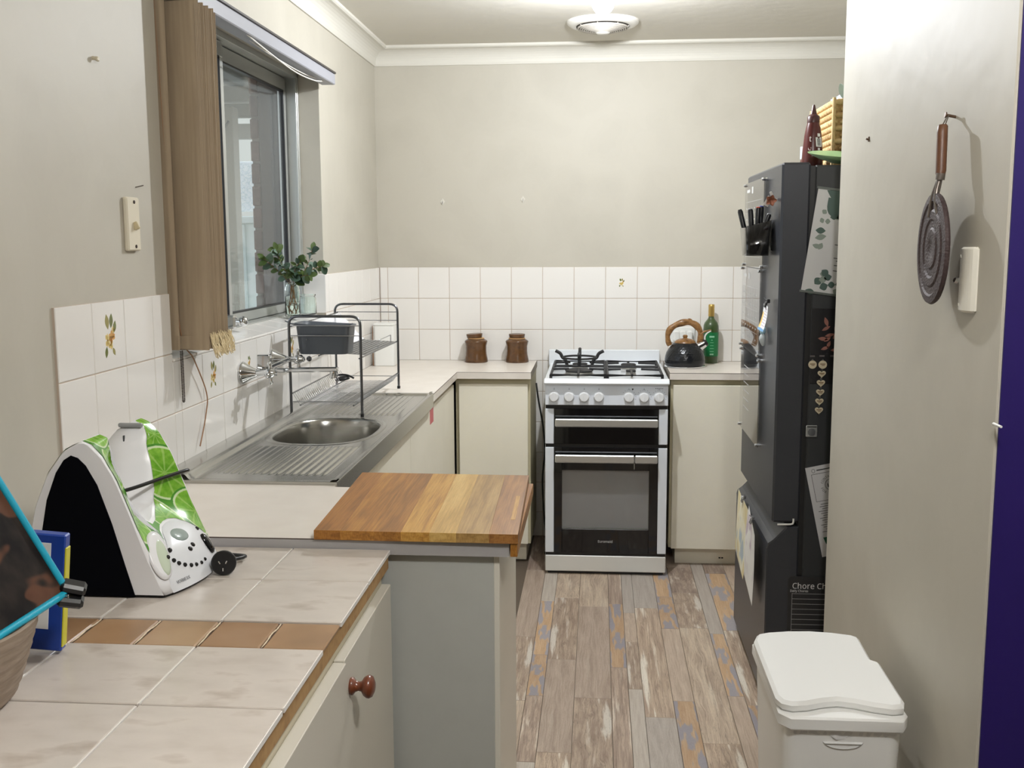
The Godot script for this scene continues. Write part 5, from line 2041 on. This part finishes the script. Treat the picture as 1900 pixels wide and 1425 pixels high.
# ---------------------------------------------------------------- walls: small things
func wall_right_things():
	var wx = 1.74
	var t = thing("heat_diffuser", "dark brown ribbed heat diffuser disc with a wooden handle hanging on the wall", "heat diffuser", V(1.70, 1.45, 3.02))
	var c = V(1.700, 1.447, 3.035)
	var B = axes(c, V(-.055, 0, 1).normalized(), V(0, 1, 0), V(-1, 0, -.055).normalized())
	var dm = mat("diffuser metal", S(64, 50, 50), .6, .1)
	bumpy(tri_map(dm, 4.0), .15, 3.0, .5)
	var st = mb()
	var T = B * Transform3D(Basis(V(1, 0, 0), PI / 2), Vector3.ZERO)
	lathe(st, P2([0, -.006, .085, -.006, .103, -.004, .1055, 0, .103, .005, .090, .006, .086, .0035, .074, .0035, .070, .006, .056, .006, .052, .0035, .040, .0035, .036, .006, .018, .006, .014, .004, 0, .004]), 56, T, .5)
	obj("disc", st, dm, t)
	st = mb()
	tube(st, [c + V(0, .098, 0), c + V(.002, .118, .006), c + V(.003, .135, .010)], .0052, 10)
	tube(st, spline([c + V(-.004, .060, -.02), c + V(-.004, .095, -.008), c + V(.001, .125, .006)], 4), .0042, 8)
	tube(st, spline([c + V(-.004, .060, .03), c + V(-.004, .095, .014), c + V(.001, .125, .010)], 4), .0042, 8)
	obj("stalk", st, mat("diffuser steel", S(120, 112, 106), .35, .8), t)
	st = mb()
	tube(st, [c + V(.003, .128, .010), c + V(.004, .14, .0105)], .0085, 12)
	obj("ferrule", st, mat("diffuser steel", S(120, 112, 106), .35, .8), t)
	st = mb()
	tube(st, [c + V(.004, .138, .0075), c + V(.005, .145, .0065), c + V(.008, .215, -.006), c + V(.009, .228, -.008), c + V(.009, .231, -.008)], [.0088, .0095, .0098, .0092, .007], 14, false, 1.0)
	var hw = mat("handle wood", Color.WHITE, .45)
	hw.albedo_texture = ntex(.03, [S(74, 46, 30), S(104, 68, 44), S(90, 56, 36)], 171, 256, 4)
	tri_map(hw, V(8, 1.5, 8))
	obj("handle", st, hw, t)
	st = mb()
	var np = V(1.726, 1.694, 3.000)
	tube(st, [c + V(.008, .226, -.014), np + V(0, .003, -.003), np + V(0, .004, 0), np + V(0, .003, .003), c + V(.010, .226, -.002)], .0013, 6)
	obj("hanging_loop", st, mat("loop wire", S(120, 112, 100), .4, .6), t)
	st = mb()
	tube(st, [V(1.742, 1.694, 3.000), V(1.722, 1.698, 3.000)], .0028, 8)
	tube(st, [V(1.7225, 1.698, 3.000), V(1.720, 1.6985, 3.000)], .0055, 10)
	tag(obj("nail", st, mat("nail brown", S(92, 70, 52), .5, .4)), "brown nail in the wall holding the heat diffuser loop", "nail")
	st = mb()
	tube(st, [V(1.742, 1.711, 2.355), V(1.732, 1.714, 2.355)], .0024, 8)
	rbox(st, V(1.7385, 1.713, 2.355), V(.002, .012, .010), .0006)
	tag(obj("nail", st, mat("nail brown", S(92, 70, 52), .5, .4)), "small bare screw with chipped paint on the wall above the fridge side", "nail")
	st = mb()
	tube(st, [V(1.735, 1.155, 3.292), V(1.735, 1.156, 3.325)], [.003, .0022], 8)
	tag(obj("picture_hook", st, white_plastic), "white hook stuck on the navy wall", "hook")
	# light switch, tall curved plate
	var s = thing("light_switch", "tall curved white switch plate on the wall beside the heat diffuser", "switch", V(wx, 1.39, 3.16))
	st = mb()
	var prf = []
	for k in 13:
		var a = k / 12.0
		prf.append(Vector2(-.0375 + .075 * a, .003 + .013 * pow(sin(PI * a), .6)))
	prf.append(Vector2(.0375, 0)); prf.append(Vector2(-.0375, 0))
	prism(st, prf, axes(V(wx, 1.333, 3.128), V(0, 0, 1), V(-1, 0, 0), V(0, 1, 0)), .118, .004)
	obj("switch_plate", st, mat("switch white", S(226, 222, 210), .2), s)
	st = mb()
	rbox(st, V(wx - .018, 1.390, 3.108), V(.012, .011, .007), .003, Basis(V(0, 0, 1), -.35))
	obj("toggle", st, chrome, s)
	for y in [1.346, 1.434]:
		st = mb()
		prism(st, P2([-.003, -.0025, .003, -.0025, 0, .003]), on_mx(wx - .0150, y, 3.116), .001)
		obj("screw_cover", st, mat("switch shade", S(196, 192, 180), .4), s)

func wall_left_things():
	var s = thing("light_switch", "old cream switch plate with dark screws on the wall left of the window", "switch", V(-.007, 1.507, 2.745))
	var st = mb()
	prism(st, rrect(.064, .122, .004, 3), on_x(-.007, 1.507, 2.742), .012, .003)
	obj("switch_plate", st, mat("switch cream", S(226, 218, 198), .35), s)
	st = mb()
	rbox(st, V(.009, 1.503, 2.742), V(.014, .018, .008), .002, Basis(V(0, 0, 1), .45))
	obj("toggle", st, mat("toggle cream", S(206, 192, 156), .4), s)
	for y in [1.557, 1.456]:
		st = mb()
		lathe(st, P2([.0042, 0, .004, .0015, 0, .002]), 12, Transform3D(Basis(V(0, 0, 1), -PI / 2), V(.005, y, 2.738)))
		obj("screw", st, mat("screw dark", S(58, 44, 40), .4, .5), s)
	st = mb()
	tube(st, [V(-.008, 1.854, 2.878), V(.006, 1.852, 2.878)], .004, 8)
	rbox(st, V(.003, 1.852, 2.876), V(.006, .010, .012), .002)
	tag(obj("wall_plug", st, mat("plug cream", S(206, 196, 172), .5)), "small cream wall plug high on the left wall", "wall plug")
	st = mb()
	tube(st, [V(-.008, 1.592, 2.70), V(.006, 1.597, 2.685)], .0014, 6)
	tag(obj("nail", st, mat("nail steel", S(120, 112, 104), .4, .6)), "thin bent nail just above the cream switch", "nail")

# ---------------------------------------------------------------- bin
func pedal_bin():
	var t = thing("waste_bin", "tall white plastic kitchen bin with a hinged lid beside the fridge", "bin", V(1.56, 0, 2.87))
	var wp = mat("bin white", S(240, 240, 238), .38)
	var lid = P2([1.432, -2.735, 1.445, -2.695, 1.47, -2.682, 1.52, -2.670, 1.57, -2.666, 1.62, -2.672, 1.665, -2.686, 1.678, -2.70, 1.674, -2.832, 1.688, -2.846, 1.686, -3.040, 1.678, -3.066, 1.655, -3.072, 1.62, -3.062, 1.585, -3.047, 1.555, -3.040, 1.525, -3.048, 1.49, -3.064, 1.46, -3.070, 1.440, -3.060, 1.432, -3.035])
	var T = axes(V(0, .524, 0), V(1, 0, 0), V(0, 0, -1), V(0, 1, 0))
	var st = mb()
	prism(st, lid, T, .024, .007, 2)
	obj("lid", st, wp, t)
	st = mb()
	var rim = P2([1.434, -2.70, 1.45, -2.684, 1.67, -2.690, 1.682, -2.705, 1.688, -3.06, 1.672, -3.088, 1.455, -3.088, 1.434, -3.062])
	prism(st, rim, axes(V(0, .497, 0), V(1, 0, 0), V(0, 0, -1), V(0, 1, 0)), .029, .004, 2)
	obj("rim_collar", st, wp, t)
	st = mb()
	var rings = []
	for r in [[.0, .80, .82], [.02, .82, .84], [.496, .945, .955]]:
		var ring = []
		for v in rrect(.250 * r[1], .400 * r[2], .030, 6): ring.append(V(1.560 + v.x, r[0], 2.885 - v.y))
		rings.append(ring)
	loft(st, rings)
	obj("bin_body", st, wp, t)
	# front recess and grip
	st = mb()
	var gp = []
	for k in 13:
		var a = PI * k / 12
		gp.append(Vector2(-.040 * cos(a), -.017 * sin(a)))
	prism(st, gp, Transform3D(Basis(V(1, 0, 0), .03), V(1.560, .472, 3.062)), .016, .003)
	obj("front_grip", st, mat("bin shade", S(214, 214, 212), .5), t)
	# liner peeping out
	var nz = noise(14.0, 181, 2)
	st = mb()
	rings = []
	for i in 2:
		var ring = []
		for k in 30:
			var f = k / 29.0
			var x = 1.463 + .20 * f
			ring.append(V(x, .498 if i == 0 else .486 - .012 * exp(-pow((f - .45) / .07, 2)) + .004 * nz.get_noise_2d(f * 3, 1), 3.076 + .004 * nz.get_noise_2d(f * 4, i)))
		rings.append(ring)
	st.set_smooth_group(2)
	for k in 29: quad(st, rings[1][k], rings[1][k + 1], rings[0][k + 1], rings[0][k])
	tag(obj("bin_liner", st, mat("liner film", S(226, 226, 226), .3)), "white bin liner peeping from under the bin rim", "liner")

# ---------------------------------------------------------------- food mixer
var MF := [Vector2(.340, .868), Vector2(.3125, .933), Vector2(.292, .998), Vector2(.264, 1.072), Vector2(.243, 1.108), Vector2(.221, 1.130), Vector2(.205, 1.136)]
var MBK := [Vector2(.205, 1.136), Vector2(.173, 1.119), Vector2(.142, 1.079), Vector2(.117, 1.023), Vector2(.103, .966), Vector2(.093, .868)]
func m_at(list, y) -> float:
	for i in list.size() - 1:
		var a = list[i]
		var b = list[i + 1]
		if (y - a.y) * (y - b.y) <= 0 and a.y != b.y: return lerp(a.x, b.x, (y - a.y) / (b.y - a.y))
	return list[-1].x if abs(y - list[-1].y) < abs(y - list[0].y) else list[0].x
func m_front(z, y) -> Vector3:
	# the face swells low down over the control panel and is cut back higher up towards the gap between the arms
	var e = clamp((abs(z - 3.32) - .05) / .07, 0, 1)
	var x = m_at(MF, y) + .030 * max(0.0, cos(PI * (z - 3.32) / .25)) * (1 - smoothstep(.90, 1.0, y)) - .036 * (1 - e) * smoothstep(.93, 1.0, y) * smoothstep(1.138, 1.085, y)
	return V(x, y, z)
var MV := [Vector2(3.19, 1.30), Vector2(3.226, 1.16), Vector2(3.232, 1.134), Vector2(3.246, 1.088), Vector2(3.256, 1.05), Vector2(3.267, 1.016), Vector2(3.29, .993), Vector2(3.33, .979), Vector2(3.352, .976), Vector2(3.360, .990), Vector2(3.365, 1.03), Vector2(3.3695, 1.14), Vector2(3.375, 1.16), Vector2(3.45, 1.3)]
var MPT := [Vector2(3.196, .880), Vector2(3.203, .892), Vector2(3.215, .908), Vector2(3.243, .932), Vector2(3.264, .950), Vector2(3.28, .960), Vector2(3.30, .9645), Vector2(3.32, .965), Vector2(3.34, .963), Vector2(3.356, .958), Vector2(3.38, .943), Vector2(3.40, .925), Vector2(3.412, .912), Vector2(3.42, .895), Vector2(3.424, .880)]
func m_tab(t, z) -> float:
	for i in t.size() - 1:
		if z <= t[i + 1].x: return lerp(t[i].y, t[i + 1].y, clamp((z - t[i].x) / (t[i + 1].x - t[i].x), 0, 1))
	return t[-1].y
func m_valley(z) -> float: return m_tab(MV, z)
func m_normal(z, y) -> Vector3:
	var a = m_front(z, y + .004) - m_front(z, y - .004)
	var b = m_front(z + .004, y) - m_front(z - .004, y)
	var n = a.cross(b).normalized()
	return n if n.x > 0 else -n
func m_pad(st, cz, cy, rz, ry, hgt, rot = 0.0, n = 20):     # a domed button standing on the front
	var N = m_normal(cz, cy)
	var p = m_front(cz, cy)
	var up = (V(0, 1, 0) - N * N.y).normalized()
	var rt = up.cross(N)
	var T = Transform3D(Basis(rt, N, up * -1.0), p)
	var rings = []
	for q in [[1.0, -.002], [1.0, hgt * .5], [.8, hgt * .85], [.45, hgt], [.05, hgt * 1.03]]:
		var ring = []
		for k in n:
			var v = Vector2(cos(-TAU * k / n) * rz * q[0], sin(-TAU * k / n) * ry * q[0]).rotated(rot)
			ring.append(T * V(v.x, q[1], v.y))
		rings.append(ring)
	loft(st, rings, false, true, false, 2)

func mixer():
	var t = thing("food_mixer", "white countertop food mixer base with lime slice decals and a black side panel", "food mixer", V(.22, .866, 3.3))
	var wp = mat("mixer white", S(238, 238, 240), .25)
	var st = mb()
	var zs = [3.200, 3.203, 3.21]
	for i in 52: zs.append(lerp(3.214, 3.424, i / 51.0))
	zs.append_array([3.430, 3.437, 3.440])
	var rings = []
	for z in zs:
		var e = .0
		if z < 3.203 or z > 3.437: e = .004
		elif z < 3.21 or z > 3.43: e = .0012
		var h = min(m_valley(z), 1.136) - e
		var ring = []
		for k in 22:
			var y = lerp(.872, h, sin(k / 21.0 * PI / 2))
			var p = m_front(z, y)
			ring.append(V(p.x - e, y, z))
		for k in range(21, -1, -1):
			var y = lerp(.872, h, sin(k / 21.0 * PI / 2))
			ring.append(V(m_at(MBK, y) + e - .0005 * (21 - k) * 0.0, y, z))
		ring.append(V(.2, .872, z))
		rings.append(ring)
	loft(st, rings, true, true, false, 4)
	obj("housing", st, wp, t)
	st = mb()
	prism(st, P2([.10, -3.205, .340, -3.205, .358, -3.25, .368, -3.32, .360, -3.38, .336, -3.435, .10, -3.435]), axes(V(0, .866, 0), V(1, 0, 0), V(0, 0, -1), V(0, 1, 0)), .008, .002)
	obj("base", st, black, t)
	# black inset of the near end
	st = mb()
	var pg = P2([.118, .869, .121, .92, .128, .975, .141, 1.035, .160, 1.082, .175, 1.104, .188, 1.112, .200, 1.108, .213, 1.095, .231, 1.062, .253, .995, .272, .923, .287, .869])
	prism(st, pg, on_z(0, 0, 3.4385), .003, .001)
	var sb = mat("side black", S(8, 9, 14), .8)
	sb.metallic_specular = .15
	obj("side_panel", st, sb, t)
	# lime decal wrapped over the front of both arms and the bridge between
	var lm = mat("lime decal", Color.WHITE, .22)
	lm.albedo_texture = lime_texture()
	st = mb()
	st.set_smooth_group(2)
	var low = func(z): return .940 if z > 3.39 else max(.90, m_tab(MPT, z) + .003)
	var N = 56
	var M = 26
	var grid = []
	for i in N + 1:
		var z = lerp(3.206, 3.433, float(i) / N)
		var h = min(m_valley(z) - .005, 1.1355)
		var lo = min(low.call(z), h - .002)
		var full = m_valley(z) > 1.15
		var row = []
		for k in M + 1:
			var f = float(k) / M
			var y = lerp(lo, h, sin(f * PI / 2))
			var p = m_front(z, y)
			row.append([V(p.x, y, z) + m_normal(z, min(y, 1.12)) * .0008, Vector2((z - 3.16) * 3.4, 1 - (y - .87) * 3.4)])
		if full:
			for k in range(1, 9):
				var y = lerp(1.136, 1.075, k / 8.0)
				row.append([V(m_at(MBK, y), y + .0008, z) + V(-.0006, 0, 0), Vector2((z - 3.16) * 3.4, 1 - (1.136 - .87) * 3.4 - (1.136 - y) * 3)])
		grid.append(row)
	for i in N:
		for k in min(grid[i].size(), grid[i + 1].size()) - 1:
			var a = grid[i][k]
			var b = grid[i + 1][k]
			var c = grid[i + 1][k + 1]
			var d = grid[i][k + 1]
			quad(st, b[0], a[0], d[0], c[0], b[1], a[1], d[1], c[1])
	obj("lime_decal", st, lm, t)
	# control panel: a plate on the swelling front
	var wpan = mat("mixer panel", S(226, 228, 232), .3)
	st = mb()
	st.set_smooth_group(2)
	var zz0 = 3.197
	var zz1 = 3.4235
	var pr = []
	for i in 41:
		var z = lerp(zz0, zz1, i / 40.0)
		var row = []
		for k in 13:
			var y = lerp(.871, max(.8715, m_tab(MPT, z)), k / 12.0)
			var hh = .0035 * pow(max(0.0, sin(PI * clamp((i) / 40.0, 0, 1))), .3) * (1.0 if k < 12 else .2)
			row.append(m_front(z, y) + m_normal(z, y) * hh)
		pr.append(row)
	for i in 40:
		for k in 12: quad(st, pr[i + 1][k], pr[i][k], pr[i][k + 1], pr[i + 1][k + 1])
	obj("control_panel", st, wpan, t)
	st = mb()
	m_pad(st, 3.4135, .934, .0245, .044, .0030, .25, 36)
	var sc = obj("side_scoop", st, wp, t)
	st = mb()
	m_pad(st, 3.4105, .930, .0145, .034, .0042, .25, 32)
	obj("scoop_hollow", st, mat("scoop pale green", S(202, 214, 192), .25), sc)
	st = mb()
	m_pad(st, 3.330, .9455, .0255, .0155, .0048, .1, 36)
	obj("display", st, mat("display grey", S(150, 164, 160), .08), t)
	var bk = mat("button black", S(16, 16, 18), .12)
	for b in [[3.388, .934, .0046], [3.402, .926, .0042], [3.394, .918, .0042], [3.387, .911, .0042], [3.376, .905, .0042], [3.362, .900, .0042], [3.348, .897, .0040], [3.331, .895, .0038], [3.314, .896, .0036], [3.262, .937, .0042]]:
		st = mb()
		m_pad(st, b[0], b[1], b[2], b[2], .0062, 0, 14)
		obj("button", st, bk, t)
	for b in [[3.339, .922, .3], [3.323, .925, .3]]:
		st = mb()
		m_pad(st, b[0], b[1], .0066, .0050, .0055, b[2], 16)
		obj("turn_button", st, bk, t)
	st = mb()
	m_pad(st, 3.264, .910, .0150, .0215, .010, -.2, 28)
	obj("speed_dial", st, bk, t)
	var ink = mat("mixer ink", S(140, 142, 146), .5)
	for k in 7:
		var z = 3.409 - k * .0048
		var n = m_normal(z, .8845)
		var up = (V(0, 1, 0) - n * n.y).normalized()
		lettering("VORWERK"[k], .0058, ink, t, Transform3D(Basis(up.cross(n), up, n), m_front(z, .8845) + n * .0038), "letter", .0004)
	# far arm: notch and slot
	st = mb()
	rbox(st, V(.200, 1.128, 3.237), V(.046, .008, .008), .002)
	obj("lid_notch", st, mat("notch grey", S(150, 152, 152), .4), t)
	st = mb()
	rbox(st, V(.188, 1.098, 3.236), V(.003, .022, .014), .0005)
	obj("slot_mark", st, mat("dark trim", S(90, 92, 96), .3, .5), t)
	# mains cord over the front and its plug
	st = mb()
	tube(st, spline([V(.215, 1.028, 3.372), V(.240, 1.030, 3.33), V(.268, 1.034, 3.26), V(.288, 1.036, 3.21), V(.289, 1.034, 3.195), V(.278, 1.03, 3.188), V(.22, 1.0, 3.185), V(.15, .95, 3.180), V(.10, .89, 3.18)], 6), .0036, 8)
	obj("mains_cord", st, black, t)
	st = mb()
	var T = Transform3D(Basis(V(0, 1, 0), .25) * Basis(V(1, 0, 0), PI / 2 - .1), V(.393, .8885, 3.306))
	lathe(st, P2([.012, -.022, .020, -.016, .0225, -.004, .0225, .002, .0205, .004, 0, .004]), 32, T, .7)
	tube(st, spline([T * V(0, -.020, 0), T * V(.006, -.040, .004), V(.405, .876, 3.225), V(.37, .871, 3.20), V(.30, .871, 3.19)], 4), .0036, 8)
	obj("plug", st, black, t)
	st = mb()
	for p in [[-.006, -.004, .5], [.006, -.004, -.5], [0, .009, 0]]: rbox(st, T * V(p[0], .010, p[1]), V(.0018, .006, .014), .0004, T.basis * Basis(V(0, 1, 0), p[2]) * Basis(V(1, 0, 0), PI / 2))
	obj("plug_pins", st, chrome, t)

# ---------------------------------------------------------------- pot with bag
func pot_and_bag():
	var at = V(.172, .866, 3.875)
	var t = thing("round_pot", "round grey-brown wood-grained pot at the left edge of the tiled bench", "pot", at)
	var m = mat("weathered pot", Color.WHITE, .75)
	m.albedo_texture = ntex(.015, [S(118, 102, 88), S(158, 142, 126), S(138, 122, 106), S(168, 152, 136)], 191, 512, 5)
	tri_map(m, V(1.2, 9, 1.2))
	bumpy(m, .03, 4.0, .5, 192)
	var st = mb()
	var pr = [Vector2(0, 0), Vector2(.124, 0)]
	for i in 22:
		var f = i / 21.0
		pr.append(Vector2(lerp(.132, .166, pow(f, .8)) + .0012 * sin(i * 2.1), .006 + f * .100))
	pr.append_array(P2([.167, .110, .163, .112, .158, .108, .128, .012, 0, .012]))
	lathe(st, pr, 56, Transform3D(Basis(), at), 1.2)
	obj("pot_body", st, m, t)
	# dark printed bag with turquoise edging, leaning in the pot
	var A = V(.335, .985, 3.752)
	var b = thing("printed_bag", "dark printed lunch bag with turquoise piping and black corner clips leaning in the pot", "bag", A)
	var n1 = noise(2.2, 201, 4)
	var n2 = noise(3.0, 211, 3)
	var bm = mat("bag print", Color.WHITE, .7)
	bm.metallic_specular = .25
	bm.albedo_texture = picture(192, 192, func(u, v):
		var k = S(24, 20, 20).lerp(S(46, 40, 36), clamp(n1.get_noise_2d(u * 2, v * 2) + .5, 0, 1))
		var s = n2.get_noise_2d(u * .55 + 1.3, v * 1.0)
		k = k.lerp(S(122, 78, 56), smoothstep(.14, .24, s) * .6)
		if v < .45: k = k.lerp(S(66, 84, 40), smoothstep(.10, .3, n1.get_noise_2d(u * 4 + 5, v * 4)) * .8)
		return k)
	var ux = V(-.011, -.006, .15)
	var uy = V(-.130, .275, .035)
	var n = ux.cross(uy).normalized()
	if n.x < 0: n = -n
	var C = [A, A + ux * 1.7, A + ux * 1.7 + uy * 1.15, A + uy * 1.15]
	st = mb()
	var D = n * -.045
	var E = []
	for q in C: E.append(q + D)
	quad(st, C[1], C[0], C[3], C[2], Vector2(0, 1), Vector2(1, 1), Vector2(1, 0), Vector2(0, 0))
	obj("printed_front", st, bm, b)
	st = mb()
	for k in 4: poly(st, [C[k], C[(k + 1) % 4], E[(k + 1) % 4], E[k]], C[k] + C[(k + 1) % 4] - C[(k + 2) % 4] - C[(k + 3) % 4])
	poly(st, E.duplicate(), -n)
	obj("bag_body", st, mat("bag black", S(26, 25, 26), .45), b)
	st = mb()
	for k in 4: tube(st, [C[k] + n * .001, C[(k + 1) % 4] + n * .001], .0052, 10)
	obj("piping", st, mat("turquoise", S(24, 158, 186), .4), b)
	st = mb()
	for k in 2: rbox(st, A + V(.008, .006 - .016 * k, -.004 + .010 * k), V(.034, .014, .026), .004, Basis(V(0, 0, 1), -.35 + .1 * k) * Basis(V(0, 1, 0), .4))
	obj("corner_clip", st, black, b)
	st = mb()
	rbox(st, A + V(.004, -.002, .012), V(.012, .007, .006), .001)
	obj("clip_catch", st, chrome, b)
	# blue and yellow box behind the bag
	var g = thing("blue_box", "small blue and yellow box with a white label behind the printed bag", "box", V(.262, .874, 3.682))
	var B = Basis(V(0, 1, 0), .10) * Basis(V(0, 0, 1), -.10)
	var P = V(.262, .962, 3.682)
	st = mb()
	rbox(st, P, V(.064, .176, .018), .002, B)
	obj("box_shell", st, mat("box blue", S(26, 62, 150), .35), g)
	st = mb()
	rbox(st, P + B * V(-.006, .010, .0092), V(.036, .130, .001), .0003, B)
	obj("white_label", st, mat("label white", S(230, 230, 228), .5), g)
	st = mb()
	rbox(st, P + B * V(.0325, -.006, .001), V(.0025, .150, .015), .0006, B)
	obj("yellow_side", st, mat("box yellow", S(206, 200, 50), .4), g)
